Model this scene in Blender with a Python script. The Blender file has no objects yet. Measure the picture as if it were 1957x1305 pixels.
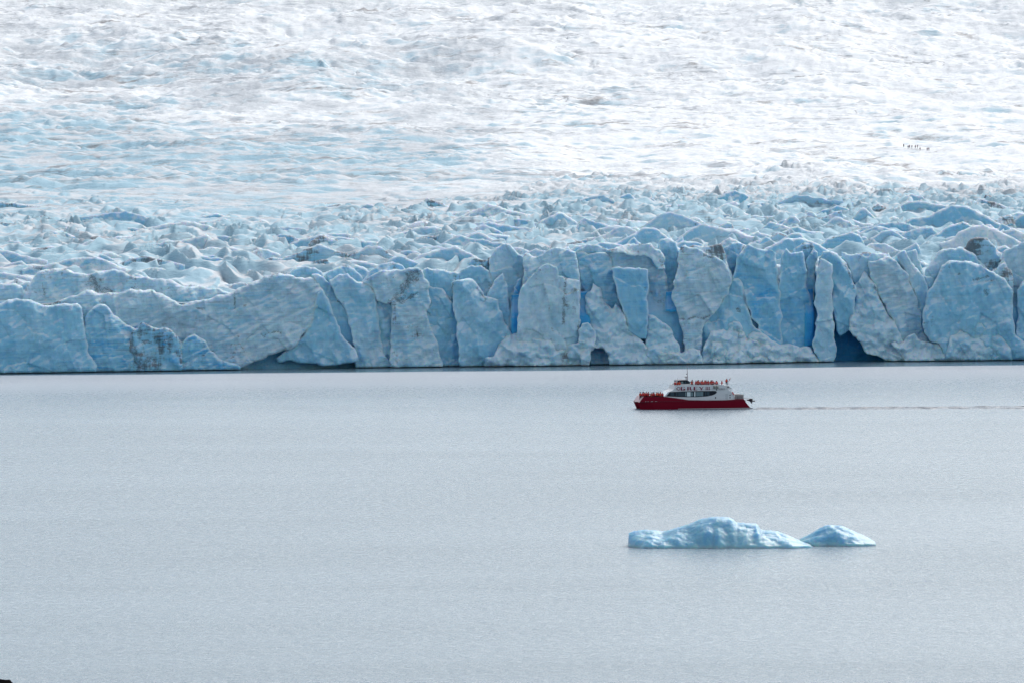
import bpy, bmesh, math, random
import numpy as np
from mathutils import Vector, Matrix

random.seed(7)
RNG = np.random.default_rng(7)
SC = bpy.context.scene
COL = SC.collection
rad = math.radians

# ------------------------------------------------------------------ camera
W_, H_ = 1957.0, 1305.0
LENS = 200.0
F = W_ * LENS / 36.0            # focal length in photograph pixels
CAMZ = 49.0
HOR = 320.0                     # row of the true horizon
PITCH = math.atan((H_ / 2 - HOR) / F)
cam_d = bpy.data.cameras.new('camera')
cam_d.lens = LENS
cam_d.sensor_width = 36.0
cam_d.clip_start = 0.5
cam_d.clip_end = 30000
cam = bpy.data.objects.new('camera', cam_d)
COL.objects.link(cam)
cam.location = (0, 0, CAMZ)
cam.rotation_euler = (math.pi / 2 - PITCH, 0, 0)
SC.camera = cam

# ------------------------------------------------------------------ world and sun
SUN_EL, SUN_AZ = 46.0, 30.0      # elevation; azimuth from +Y towards +X
world = bpy.data.worlds.new('World')
SC.world = world
world.use_nodes = True
wn = world.node_tree
wn.nodes.clear()
wo = wn.nodes.new('ShaderNodeOutputWorld')
wb = wn.nodes.new('ShaderNodeBackground')
sky = wn.nodes.new('ShaderNodeTexSky')
sky.sky_type = 'NISHITA'
sky.sun_disc = False
sky.sun_elevation = rad(SUN_EL)
sky.sun_rotation = rad(SUN_AZ)
sky.altitude = 100
sky.air_density = 1.0
sky.dust_density = 3.0
sky.ozone_density = 1.0
hs = wn.nodes.new('ShaderNodeHueSaturation')
hs.inputs['Saturation'].default_value = 0.53
wb.inputs['Strength'].default_value = 0.15
wn.links.new(sky.outputs[0], hs.inputs['Color'])
wn.links.new(hs.outputs[0], wb.inputs['Color'])
wn.links.new(wb.outputs[0], wo.inputs['Surface'])

sun_d = bpy.data.lights.new('sun', 'SUN')
sun_d.energy = 0.85
sun_d.angle = rad(35)
sun_d.color = (1.0, 0.98, 0.95)
sun = bpy.data.objects.new('sun', sun_d)
COL.objects.link(sun)
sdir = Vector((math.sin(rad(SUN_AZ)) * math.cos(rad(SUN_EL)), math.cos(rad(SUN_AZ)) * math.cos(rad(SUN_EL)), math.sin(rad(SUN_EL))))
sun.rotation_euler = sdir.to_track_quat('Z', 'Y').to_euler()
sun.location = (0, 0, 400)

SC.view_settings.view_transform = 'Standard'
SC.view_settings.look = 'None'
SC.view_settings.gamma = 1.0
SC.view_settings.exposure = 0.47
SC.view_settings.use_curve_mapping = False
SC.render.engine = 'CYCLES'
SC.cycles.max_bounces = 7
SC.cycles.diffuse_bounces = 5
SC.cycles.glossy_bounces = 3
SC.cycles.use_denoising = True
SC.cycles.sample_clamp_indirect = 6

# ------------------------------------------------------------------ projection helpers
def ray(px, py):
    """direction (x/y, z/y) of the view ray through a photograph pixel"""
    px = np.asarray(px, float); py = np.asarray(py, float)
    cx = (px - W_ / 2) / F; cy = -(py - H_ / 2) / F
    c, s = math.cos(PITCH), math.sin(PITCH)
    dy = c + s * cy
    dz = -s + c * cy
    return cx / dy, dz / dy

def at(px, py, Y):
    rx, rz = ray(px, py)
    return rx * Y, CAMZ + rz * Y

def on_water(px, py, z=0.0):
    rx, rz = ray(px, py)
    Y = (z - CAMZ) / rz
    return float(rx * Y), float(Y)

_bp = np.array([(-3000, 726), (-600, 718), (0, 712), (480, 706), (960, 700), (1300, 696), (1600, 691), (1957, 688), (2600, 683), (5000, 676)], float)
_bx, _bY = [], []
for _p in _bp:
    a_, b_ = on_water(_p[0], _p[1]); _bx.append(a_); _bY.append(b_)
_bx = np.array(_bx); _bY = np.array(_bY)
def Yf(X):
    """distance of the ice front as a function of X"""
    return np.interp(X, _bx, _bY)

# ------------------------------------------------------------------ noise
def _hash(ix, iy, seed):
    h = (ix.astype(np.int64) * 374761393 + iy.astype(np.int64) * 668265263 + seed * 1442695041) & 0xffffffff
    h = ((h ^ (h >> 13)) * 1274126177) & 0xffffffff
    h = (h ^ (h >> 16)) & 0xffffffff
    return h
def pn(x, y, seed=0):
    """2D gradient noise, about -1..1"""
    x = np.asarray(x, float); y = np.asarray(y, float)
    ix = np.floor(x); iy = np.floor(y)
    fx = x - ix; fy = y - iy
    ux = fx * fx * fx * (fx * (fx * 6 - 15) + 10); uy = fy * fy * fy * (fy * (fy * 6 - 15) + 10)
    def g(dx, dy):
        a = _hash(ix + dx, iy + dy, seed) * (2 * math.pi / 4294967296.0)
        return np.cos(a) * (fx - dx) + np.sin(a) * (fy - dy)
    a = g(0, 0); b = g(1, 0); c = g(0, 1); d = g(1, 1)
    return ((a + (b - a) * ux) * (1 - uy) + (c + (d - c) * ux) * uy) * 1.5
def fbm(x, y, o=4, seed=0, gain=0.5):
    r = 0; a = 1
    for k in range(o):
        r = r + a * pn(x * 2 ** k + 13.7 * k, y * 2 ** k - 7.1 * k, seed + k); a *= gain
    return r
def ridged(x, y, o=3, seed=0, gain=0.5):
    r = 0; a = 1; n = 0
    for k in range(o):
        r = r + a * (1 - 2 * np.abs(pn(x * 2 ** k + 5.3 * k, y * 2 ** k + 9.9 * k, seed + k))); n += a; a *= gain
    return r / n
def chips(x, y, seed=0):
    """broken facets: every cell its own tilted plane; returns (plane value, heap value)"""
    x = np.asarray(x, float); y = np.asarray(y, float)
    ix = np.floor(x); iy = np.floor(y)
    bd = np.full(x.shape, 9.0); pv = np.zeros(x.shape); hp = np.full(x.shape, -9.0)
    K = 1 / 4294967296.0
    for dx in (-1, 0, 1):
        for dy in (-1, 0, 1):
            a = _hash(ix + dx, iy + dy, seed) * K; b = _hash(ix + dx, iy + dy, seed + 91) * K
            c = _hash(ix + dx, iy + dy, seed + 17) * K; e = _hash(ix + dx, iy + dy, seed + 53) * K
            ux = x - (ix + dx + a); uy = y - (iy + dy + b)
            d = ux * ux + uy * uy
            val = (c - 0.5) + (e - 0.5) * 1.3 * ux + (c - 0.5) * 1.6 * uy
            m = d < bd
            pv = np.where(m, val, pv); bd = np.where(m, d, bd)
            hp = np.maximum(hp, 0.6 * c - 0.9 * np.sqrt(d) + 0.5 * (e - 0.5) * ux)
    return pv, hp
def sst(a, b, x):
    t = np.clip((x - a) / (b - a), 0, 1)
    return t * t * (3 - 2 * t)

# ------------------------------------------------------------------ node helpers
def new_mat(name):
    m = bpy.data.materials.new(name)
    m.use_nodes = True
    nt = m.node_tree
    bsdf = nt.nodes.get('Principled BSDF')
    return m, nt, bsdf
class N:
    def __init__(self, nt): self.nt = nt
    def add(self, t, **kw):
        n = self.nt.nodes.new(t)
        for k, v in kw.items(): setattr(n, k, v)
        return n
    def link(self, a, b): self.nt.links.new(a, b)
    def val(self, sock, v):
        if hasattr(v, 'is_output'): self.link(v, sock)
        else: sock.default_value = v
    def math(self, op, a, b=0.0, clamp=False):
        n = self.add('ShaderNodeMath', operation=op); n.use_clamp = clamp
        self.val(n.inputs[0], a); self.val(n.inputs[1], b)
        return n.outputs[0]
    def mix(self, f, a, b):
        n = self.add('ShaderNodeMix', data_type='RGBA')
        self.val(n.inputs[0], f); self.val(n.inputs[6], a); self.val(n.inputs[7], b)
        return n.outputs[2]
    def ramp(self, v, lo, hi):
        n = self.add('ShaderNodeMapRange', interpolation_type='SMOOTHSTEP')
        self.val(n.inputs[0], v); n.inputs[1].default_value = lo; n.inputs[2].default_value = hi
        return n.outputs[0]
    def noise(self, vec, scale, detail=4, rough=0.55, dist=0.0):
        n = self.add('ShaderNodeTexNoise')
        self.link(vec, n.inputs['Vector']); n.inputs['Scale'].default_value = scale
        n.inputs['Detail'].default_value = detail; n.inputs['Roughness'].default_value = rough
        n.inputs['Distortion'].default_value = dist
        return n.outputs[0]
    def mapping(self, vec, rot=(0, 0, 0), scale=(1, 1, 1)):
        n = self.add('ShaderNodeMapping')
        self.link(vec, n.inputs[0]); n.inputs['Rotation'].default_value = rot; n.inputs['Scale'].default_value = scale
        return n.outputs[0]
def flat(name, col, rough=0.5, spec=0.4, metal=0.0, wear=0.0):
    """plain painted / cloth surface with a little procedural unevenness"""
    m, nt, b = new_mat(name); n = N(nt)
    g = n.add('ShaderNodeTexCoord')
    ns = n.noise(g.outputs['Object'], 1.7, 5, 0.6)
    f = n.math('MULTIPLY', n.math('SUBTRACT', ns, 0.5), 0.35 + wear)
    c = n.mix(n.math('ADD', f, 0.5, True), tuple(x * 0.72 for x in col) + (1,), tuple(min(1, x * 1.28) for x in col) + (1,))
    n.link(c, b.inputs['Base Color'])
    b.inputs['Roughness'].default_value = rough
    b.inputs['Specular IOR Level'].default_value = spec
    b.inputs['Metallic'].default_value = metal
    return m

# glacier ice: object colour carries (clear-blue share, dirt share, layering share, snow share)
def make_ice():
    m, nt, b = new_mat('glacier_ice'); n = N(nt)
    geo = n.add('ShaderNodeNewGeometry'); pos = geo.outputs['Position']
    oi = n.add('ShaderNodeObjectInfo')
    sep = n.add('ShaderNodeSeparateColor'); n.link(oi.outputs['Color'], sep.inputs[0])
    blue, dirt, strat, snow = sep.outputs[0], sep.outputs[1], sep.outputs[2], oi.outputs['Alpha']
    nz = n.add('ShaderNodeSeparateXYZ'); n.link(geo.outputs['Normal'], nz.inputs[0]); nz = nz.outputs[2]
    big = n.noise(pos, 0.11, 5, 0.6, 0.6)
    mid = n.noise(pos, 0.45, 6, 0.62, 0.3)
    fine = n.noise(pos, 2.2, 4, 0.6)
    # layers: fine slanting strata
    sv = n.mapping(pos, (0, rad(24), 0), (0.10, 0.10, 1.15))
    lay = n.noise(sv, 1.0, 5, 0.62, 0.25)
    sv2 = n.mapping(pos, (0, rad(22), 0), (0.05, 0.05, 0.34))
    lay2 = n.noise(sv2, 1.0, 4, 0.6, 0.2)
    # vertical melt runs
    vv = n.mapping(pos, (0, 0, 0), (1.5, 1.5, 0.09))
    run = n.noise(vv, 1.0, 4, 0.6)
    # clear blue ice
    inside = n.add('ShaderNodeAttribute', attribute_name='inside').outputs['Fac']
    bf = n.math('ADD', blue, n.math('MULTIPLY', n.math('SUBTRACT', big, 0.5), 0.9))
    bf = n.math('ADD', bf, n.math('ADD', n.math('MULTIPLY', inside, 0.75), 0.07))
    bf = n.math('ADD', bf, n.math('MULTIPLY', n.math('SUBTRACT', mid, 0.5), 0.35))
    bf = n.math('ADD', bf, n.math('MULTIPLY', n.math('MULTIPLY', n.math('SUBTRACT', lay, 0.5), 1.7), strat), True)
    pale = n.mix(n.ramp(mid, 0.35, 0.68), (0.45, 0.685, 0.785, 1), (0.58, 0.775, 0.845, 1))
    pale = n.mix(n.math('MULTIPLY', n.ramp(lay2, 0.42, 0.62), n.math('MULTIPLY', strat, 0.75)), pale, (0.37, 0.57, 0.67, 1))
    c = n.mix(n.ramp(bf, 0.12, 0.62), pale, (0.27, 0.59, 0.76, 1))
    c = n.mix(n.ramp(bf, 0.62, 1.0), c, (0.06, 0.42, 0.74, 1))
    c = n.mix(n.math('MULTIPLY', n.ramp(run, 0.56, 0.72), 0.22), c, (0.36, 0.47, 0.55, 1))
    rim = n.add('ShaderNodeAttribute', attribute_name='rim').outputs['Fac']
    c = n.mix(n.math('MULTIPLY', rim, 0.55), c, (0.70, 0.79, 0.80, 1))
    # fine grey film lines along the strata
    sv3 = n.mapping(pos, (0, rad(24), 0), (0.16, 0.16, 2.6))
    lay3 = n.noise(sv3, 1.0, 3, 0.5, 0.3)
    c = n.mix(n.math('MULTIPLY', n.ramp(lay3, 0.57, 0.68), n.math('MULTIPLY', strat, 0.40)), c, (0.27, 0.34, 0.41, 1))
    # snow on the flats
    sf = n.math('ADD', nz, n.math('MULTIPLY', n.math('SUBTRACT', mid, 0.5), 0.9))
    c = n.mix(n.math('MULTIPLY', n.ramp(sf, 0.25, 0.60), snow), c, (0.76, 0.81, 0.82, 1))
    # grit and moraine dirt
    dv = n.mapping(pos, (0, rad(24), 0), (0.22, 0.22, 1.1))
    dn = n.noise(dv, 1.0, 8, 0.72, 0.5)
    dn2 = n.noise(n.mapping(pos, (0, 0, 0), (1.0, 1.0, 0.22)), 1.0, 8, 0.74, 0.3)
    dn = n.math('ADD', n.math('MULTIPLY', dn, 0.5), n.math('MULTIPLY', dn2, 0.5))
    dl = n.noise(pos, 0.16, 3, 0.5)
    df = n.math('ADD', n.math('MULTIPLY', dn, 0.75), n.math('MULTIPLY', dl, 0.45))
    df = n.math('ADD', df, n.math('MULTIPLY', dirt, 0.27))
    df = n.math('ADD', df, n.math('MULTIPLY', nz, 0.05))
    dcol = n.mix(fine, (0.025, 0.035, 0.05, 1), (0.12, 0.12, 0.12, 1))
    grit = n.add('ShaderNodeAttribute', attribute_name='grit').outputs['Fac']
    gf = n.math('MULTIPLY', n.ramp(n.math('ADD', grit, n.math('MULTIPLY', n.math('SUBTRACT', n.noise(pos, 3.0, 6, 0.75), 0.5), 3.2)), 0.55, 1.15), n.ramp(grit, 0.05, 0.25))
    c = n.mix(n.math('MULTIPLY', n.math('MAXIMUM', n.ramp(df, 0.76, 0.86), n.math('MULTIPLY', gf, 0.85)), 0.8), c, dcol)
    n.link(c, b.inputs['Base Color'])
    b.inputs['Roughness'].default_value = 0.55
    b.inputs['Subsurface Weight'].default_value = 0.55
    b.inputs['Subsurface Radius'].default_value = (0.25, 0.8, 1.6)
    b.inputs['Subsurface Scale'].default_value = 0.9
    b.inputs['Specular IOR Level'].default_value = 0.25
    # relief
    h = n.math('ADD', n.math('MULTIPLY', mid, 1.0), n.math('MULTIPLY', fine, 0.35))
    h = n.math('ADD', h, n.math('MULTIPLY', lay, n.math('MULTIPLY', strat, 0.9)))
    h = n.math('ADD', h, n.math('MULTIPLY', n.noise(pos, 6.0, 3, 0.6), 0.12))
    bp = n.add('ShaderNodeBump'); bp.inputs['Strength'].default_value = 1.0; bp.inputs['Distance'].default_value = 0.5
    n.link(h, bp.inputs['Height']); n.link(bp.outputs[0], b.inputs['Normal'])
    return m
ICE = make_ice()

def make_field():
    m, nt, b = new_mat('glacier_snow_and_ice'); n = N(nt)
    geo = n.add('ShaderNodeNewGeometry'); pos = geo.outputs['Position']
    at_ = lambda nm: n.add('ShaderNodeAttribute', attribute_name=nm).outputs['Fac']
    snow, blue, dirt = at_('snow'), at_('blue'), at_('dirt')  # the snow share also carries painted sunlight
    mid = n.noise(n.mapping(pos, (0, 0, 0), (0.09, 0.03, 0.3)), 1.0, 7, 0.65, 0.4)
    fin = n.noise(n.mapping(pos, (0, 0, rad(8)), (0.35, 0.10, 1.2)), 1.0, 6, 0.68, 0.3)
    grey = n.mix(fin, (0.44, 0.485, 0.51, 1), (0.66, 0.70, 0.715, 1))
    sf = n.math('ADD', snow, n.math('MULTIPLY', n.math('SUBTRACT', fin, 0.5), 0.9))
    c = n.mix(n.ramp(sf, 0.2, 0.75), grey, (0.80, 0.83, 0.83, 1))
    bf = n.math('ADD', blue, n.math('MULTIPLY', n.math('SUBTRACT', mid, 0.5), 0.9))
    c = n.mix(n.math('MULTIPLY', n.ramp(bf, 0.3, 0.95), 0.85), c, (0.29, 0.51, 0.61, 1))
    df = n.math('ADD', dirt, n.math('MULTIPLY', n.math('SUBTRACT', fin, 0.5), 1.1))
    c = n.mix(n.math('MULTIPLY', n.ramp(df, 0.45, 1.0), 0.75), c, (0.20, 0.185, 0.175, 1))
    ln = n.noise(n.mapping(pos, (0, 0, rad(5)), (0.008, 0.019, 0.1)), 1.0, 4, 0.5, 1.8)
    lnm = n.noise(n.mapping(pos, (0, 0, 0), (0.012, 0.010, 0.02)), 1.0, 3, 0.5)
    lf = n.math('SUBTRACT', 1.0, n.ramp(n.math('ABSOLUTE', n.math('SUBTRACT', ln, 0.5)), 0.004, 0.024))
    c = n.mix(n.math('MULTIPLY', n.math('MULTIPLY', lf, n.ramp(lnm, 0.40, 0.62)), 0.55), c, (0.22, 0.235, 0.26, 1))  # thin dark lines paint the shadows of narrow crevasses into the colour
    spk = n.noise(n.mapping(pos, (0, 0, rad(12)), (0.16, 0.05, 0.5)), 1.0, 6, 0.8, 0.6)
    c = n.mix(n.math('MULTIPLY', n.ramp(spk, 0.665, 0.73), 0.8), c, (0.10, 0.11, 0.12, 1))
    n.link(c, b.inputs['Base Color'])
    b.inputs['Roughness'].default_value = 0.7
    b.inputs['Specular IOR Level'].default_value = 0.2
    h = n.math('ADD', n.math('MULTIPLY', fin, 0.6), n.math('MULTIPLY', mid, 1.6))
    bp = n.add('ShaderNodeBump'); bp.inputs['Strength'].default_value = 1.0; bp.inputs['Distance'].default_value = 0.6
    n.link(h, bp.inputs['Height']); n.link(bp.outputs[0], b.inputs['Normal'])
    return m
FIELD = make_field()

def make_water():
    m, nt, b = new_mat('lake_water'); n = N(nt)
    geo = n.add('ShaderNodeNewGeometry'); pos = geo.outputs['Position']
    w1 = n.noise(n.mapping(pos, (0, 0, rad(6)), (0.55, 0.75, 1)), 1.0, 6, 0.72, 0.3)
    w2 = n.noise(n.mapping(pos, (0, 0, rad(-9)), (0.0045, 0.017, 1)), 1.0, 5, 0.62, 0.5)
    calm = n.add('ShaderNodeAttribute', attribute_name='calm').outputs['Fac']
    rough = n.math('SUBTRACT', 1.0, n.math('MULTIPLY', calm, 0.80))
    w3 = n.noise(n.mapping(pos, (0, 0, rad(3)), (1.0, 0.34, 1)), 1.0, 6, 0.80, 0.2)
    gust = n.math('ADD', 0.15, n.math('ADD', n.math('MULTIPLY', n.ramp(w2, 0.25, 0.75), 0.75), n.math('MULTIPLY', n.ramp(w3, 0.2, 0.8), 0.7)))
    sky_pale = n.add('ShaderNodeAttribute', attribute_name='chop').outputs['Fac']
    n.link(n.mix(sky_pale, (0.165, 0.25, 0.30, 1), (0.43, 0.485, 0.53, 1)), b.inputs['Base Color'])  # paler base colour near the ice stands in for reflected sky
    b.inputs['IOR'].default_value = 1.333
    b.inputs['Specular IOR Level'].default_value = 0.5
    n.link(n.math('ADD', 0.05, n.math('MULTIPLY', rough, n.math('ADD', 0.12, n.math('ADD', n.math('MULTIPLY', n.ramp(w3, 0.25, 0.75), 0.18), n.math('MULTIPLY', n.add('ShaderNodeAttribute', attribute_name='chop').outputs['Fac'], 0.15))))), b.inputs['Roughness'])
    bp = n.add('ShaderNodeBump'); chop = n.add('ShaderNodeAttribute', attribute_name='chop').outputs['Fac']
    bp.inputs['Strength'].default_value = 1.0
    n.link(n.math('MULTIPLY', n.math('MULTIPLY', rough, gust), n.math('ADD', 0.45, n.math('MULTIPLY', chop, 0.25))), bp.inputs['Distance'])
    n.link(w1, bp.inputs['Height']); n.link(bp.outputs[0], b.inputs['Normal'])
    return m
WATER = make_water()

# ------------------------------------------------------------------ mesh helpers
def mesh_obj(name, verts, faces, mat, parent=None, smooth=False, kind=None):
    me = bpy.data.meshes.new(name)
    if isinstance(verts, np.ndarray):
        nf = len(faces)
        me.vertices.add(len(verts)); me.vertices.foreach_set('co', verts.astype(np.float32).ravel())
        fa = np.asarray(faces, np.int32); k = fa.shape[1]
        me.loops.add(nf * k); me.loops.foreach_set('vertex_index', fa.ravel())
        me.polygons.add(nf)
        me.polygons.foreach_set('loop_start', np.arange(0, nf * k, k, dtype=np.int32))
        me.update(calc_edges=True)
    else:
        me.from_pydata([tuple(v) for v in verts], [], [tuple(f) for f in faces]); me.update()
    if smooth: me.polygons.foreach_set('use_smooth', np.ones(len(me.polygons), bool))
    for mm in (mat if isinstance(mat, (list, tuple)) else [mat]): me.materials.append(mm)
    o = bpy.data.objects.new(name, me)
    COL.objects.link(o)
    if parent: o.parent = parent
    if kind: o['kind'] = kind
    return o

def grid_faces(nr, nc):
    i = np.arange(nr - 1)[:, None] * nc + np.arange(nc - 1)[None, :]
    return np.stack([i, i + 1, i + nc + 1, i + nc], -1).reshape(-1, 4)

# ------------------------------------------------------------------ lake
xs = np.unique(np.concatenate([np.linspace(-3500, -140, 12), np.linspace(-140, 140, 60), np.linspace(140, 3500, 12)]))
offs = np.concatenate([[-1650, -1300, -1000, -700, -400, -200, -170, -140, -115, -90, -70, -60], np.arange(-50, 1, 1.5), [20, 60, 200]])
X, O = np.meshgrid(xs, offs)
Yg = Yf(X) + O
wst = np.interp(X, [-130, -60, 0, 130], [17, 24, 31, 37]); calm = sst(-2.5, 1.5, O + wst + 3 * pn(X * 0.02, O * 0, 5))
v = np.stack([X, Yg, X * 0], -1).reshape(-1, 3)
lake = mesh_obj('lake_water', v, grid_faces(*X.shape), WATER, smooth=True, kind='structure')
chop = (1 - calm) * sst(-170, -35, O)
a = lake.data.attributes.new('chop', 'FLOAT', 'POINT'); a.data.foreach_set('value', chop.ravel().astype(np.float32))
a = lake.data.attributes.new('calm', 'FLOAT', 'POINT'); a.data.foreach_set('value', calm.ravel().astype(np.float32))
mesh_obj('lake_bed', [(-3600, -400, -3), (3600, -400, -3), (3600, 7000, -3), (-3600, 7000, -3)], [(0, 1, 2, 3)],
         flat('lake_silt', (0.16, 0.17, 0.17), 0.9, 0.1), kind='structure')

# ------------------------------------------------------------------ ice field (a real height field)
_tt = np.array([-5, 15, 60, 300, 700, 1000, 1300, 1600, 1900, 2300, 2700, 3300, 7000], float)
_tz = np.array([14, 17.5, 23.5, 31.0, 38.0, 46.0, 58, 76, 100, 140, 184, 250, 620], float)
def terrain(X, Y, full=False):
    t = Y - Yf(X * np.where(Y > 1450, 1430.0 / Y, 1.0))
    z = np.interp(t, _tt, _tz)
    z = z + 2.0 * sst(-60, 100, X) * sst(900, 0, t)
    right = sst(-60, 60, X)
    # chaos of ridges and crevasses behind the front
    r1 = ridged(X / 18.0 + 0.25 * pn(X / 40, Y / 60, 3), Y / 34.0, 3, 11, 0.45)
    r2 = ridged(X / 8.5, Y / 15.0, 2, 23, 0.5)
    amp = (1.3 + 1.2 * right) * (0.35 + 0.65 * sst(0, 60, t)) * (1 - 0.80 * sst(200 + 230 * right, 520 + 380 * right, t + 120 * pn(X / 70, Y / 160, 77)))
    z = z + amp * r1 + 0.32 * amp * r2
    def saw(ph):
        f = ph - np.floor(ph)
        return np.where(f < 0.22, sst(0, 0.22, f), 1 - (f - 0.22) / 0.78) - 0.5
    near = 1 - sst(260 + 260 * right, 620 + 420 * right, t + 230 * fbm(X / 60, Y / 110, 3, 78))
    wa = sst(-0.5, 0.45, pn(X / 13.0, Y / 30.0, 171)); wb = sst(-0.5, 0.45, pn(X / 9.0, Y / 22.0, 173))
    z = z + near * sst(5, 50, t) * (4.0 * wa * saw(Y / 31.0 + 1.5 * pn(X / 26.0, Y / 60, 175) + 0.5 * pn(X / 7.0, Y / 40, 176))
                   + 2.4 * wb * saw(Y / 19.0 + 1.6 * pn(X / 17.0, Y / 50, 177) + 0.5 * pn(X / 5.0, Y / 40, 178)))
    far = sst(250, 700, t)
    z = z + far * (2.0 + 1.2 * sst(1350, 1950, t)) * (1 - 0.45 * right * sst(900, 1200, t) * sst(2100, 1600, t)) * sst(-0.2, 0.6, pn(X / 60.0, Y / 80.0, 181)) * (wa * 0.6 + 0.4) * saw(Y / 38.0 + X / 190.0 + 1.8 * pn(X / 70.0, Y / 120, 183) + 0.35 * pn(X / 14.0, Y / 50, 185))
    # swells
    sw = sst(350, 950, t)
    z = z + sw * 2.6 * fbm(X / 90, Y / 170, 3, 31)
    up = sst(1350, 1950, t)
    big = fbm(X / 150 + 0.3, Y / 210, 3, 41)
    z = z + up * 9.0 * big
    left = sst(120, -160, X + 80 * pn(Y / 300, X / 200, 9))
    cre = ridged(X / 46 + 0.4 * pn(X / 60, Y / 60, 8), Y / 24.0 + X / 160.0, 3, 51, 0.5)
    var = sst(-0.35, 0.45, pn(X / 170 + 3, Y / 230, 63))
    lband = sst(1150, 1450, t) * sst(2300, 1900, t) * left * (0.25 + 0.75 * var)
    lmid = sst(150, 400, t) * sst(1500, 1150, t) * sst(60, -100, X + 60 * pn(Y / 200, X / 150, 19))
    crea = up * (0.5 + 1.3 * var) + 2.0 * lband + 1.5 * lmid * (0.5 + var) + sw * (1 - up) * (0.5 + 1.4 * var)
    z = z + crea * cre
    rp = ridged(X / 26, Y / 11 + X / 80, 2, 71, 0.5)
    z = z + (sw * 1.4 + up * 1.2) * rp
    z = z + sw * (1 - 0.5 * up) * 1.6 * ridged(X / 60 + Y / 300, Y / 70, 2, 73, 0.5)
    if full: return z, t, r1, r2, cre, big, left, up, sw, lband, lmid, var
    return z

NC, NR = 1150, 760
uc = np.concatenate([np.linspace(-0.60, -0.108, 70)[:-1], np.linspace(-0.108, 0.108, NC), np.linspace(0.108, 0.60, 70)[1:]])
# rows: dense where the slope is seen edge-on near the front, wider further up
pt = np.array([0, 0.16, 0.36, 0.58, 0.95, 1.0]); pv = np.array([4, 160, 620, 1350, 2800, 6500], float)
tr = np.interp(np.linspace(0, 1, NR), pt, pv)
k_ = np.ones(9) / 9; tr = np.convolve(np.pad(tr, 4, mode='edge'), k_, 'valid'); tr[0] = 8
U, T = np.meshgrid(uc, tr)
Xq = U * 1430.0
Yq = Yf(Xq) + T
Xq = U * Yq
Z, t, r1, r2, cre, bigN, left, up, sw, lband, lmid, var = terrain(Xq, Yq, True)
# slope towards the viewer from the field itself
gy = np.gradient(Z, axis=0) / np.maximum(np.gradient(Yq, axis=0), 1e-3)
base_s = np.interp(t, _tt[:-1] + 1, np.diff(_tz) / np.diff(_tt))
steep = gy - base_s
n1 = fbm(Xq / 60, Yq / 110, 4, 91)
n2 = fbm(Xq / 22, Yq / 40, 4, 97)
hollow = sst(0.15, -0.6, cre) * sw + sst(0.1, -0.7, r1) * (1 - sst(300, 800, t))
rightX = sst(-60, 60, Xq)
snowSunA = 0.47 + 0.26 * sst(800, 1700, t) + 0.34 * n1 + 0.22 * n2 - (0.12 + 0.26 * rightX) * (1 - sst(350, 900, t)) - 0.28 * lmid - 0.22 * lband - 0.12 * (1 - rightX)
snowSunA = snowSunA + 0.20 * rightX * sst(800, 1200, t) * sst(2500, 1700, t) + 0.32 * np.exp(-((t - 1080 - 120 * pn(Xq / 150, 0.3, 4)) / 210) ** 2) * sst(-50, 40, Xq)  # extra whiteness paints the sunlit middle of the field into the snow
blueA = 0.10 + 0.50 * sst(0.02, 0.20, steep) * (1 - 0.45 * up) + (0.26 + 0.20 * rightX) * (1 - sst(150 + 150 * rightX, 450 + 400 * rightX, t)) + 0.30 * lband + 0.34 * lmid + 0.26 * n2 + 0.14 * n1
dn = fbm(Xq / 55, Yq / 9.0 + Xq / 90.0, 5, 103, 0.62)
dirtA = 0.24 + 0.38 * dn + 0.24 * hollow * (0.3 + 0.7 * sst(500, 900, t)) + 0.20 * n1 - 0.10 * (1 - sst(300, 700, t)) - 0.06 * up + 0.10 * lmid
stripe = sst(0.80, 0.99, ridged(Xq / 160, Yq / 36 + Xq / 300, 1, 107)) * sst(0.0, 0.5, pn(Xq / 70, Yq / 60, 109)) * sst(500, 900, t)
flow = sst(0.55, 0.98, ridged(Xq / 120 + 0.8 * pn(Xq / 200, Yq / 300, 5), Yq / 90 + Xq / 140.0, 2, 117, 0.4)) * sst(500, 1000, t)
dirtA = dirtA + 0.50 * stripe + 0.26 * flow
V = np.stack([Xq, Yq, Z], -1).reshape(-1, 3)
glacier = mesh_obj('glacier', V, grid_faces(*Xq.shape), FIELD, smooth=True, kind='structure')
glacier['label'] = 'wide white and pale blue glacier rising behind the ice cliff'
for nm, arr in (('snow', snowSunA), ('blue', blueA), ('dirt', dirtA)):
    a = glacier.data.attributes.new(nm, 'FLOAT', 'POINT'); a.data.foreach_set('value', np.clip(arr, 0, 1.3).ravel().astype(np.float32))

# inner ice wall behind the standing blocks, from under water up to the ice field
xw = np.concatenate([np.linspace(-860, -160, 60)[:-1], np.arange(-160, 160, 0.55), np.linspace(160, 860, 60)])
zw = np.concatenate([[-3], np.linspace(0, 27, 56)])
XX, ZZ = np.meshgrid(xw, zw)
frac = np.clip(ZZ / 27, 0, 1)
top = terrain(xw, Yf(xw) + 12.0) - 0.3
ZZ = np.where(ZZ < 0, ZZ, frac * top[None, :])
deep = np.zeros_like(XX); crk = np.zeros_like(XX)
def _px2x(px): 
    rx, _ = ray(px, 600); return float(rx) * 1415.0
for a_, b_, zmax, dd in ((478, 722, 4.5, 1.2), (1120, 1172, 6.5, 6.0), (1592, 1705, 8.5, 6.0)):
    m_ = sst(_px2x(a_) - 0.6, _px2x(a_) + 1.5, XX) * sst(_px2x(b_) + 0.6, _px2x(b_) - 1.5, XX) * sst(zmax + 1.5, zmax - 1, ZZ)
    deep = np.maximum(deep, m_ * dd)
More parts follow.
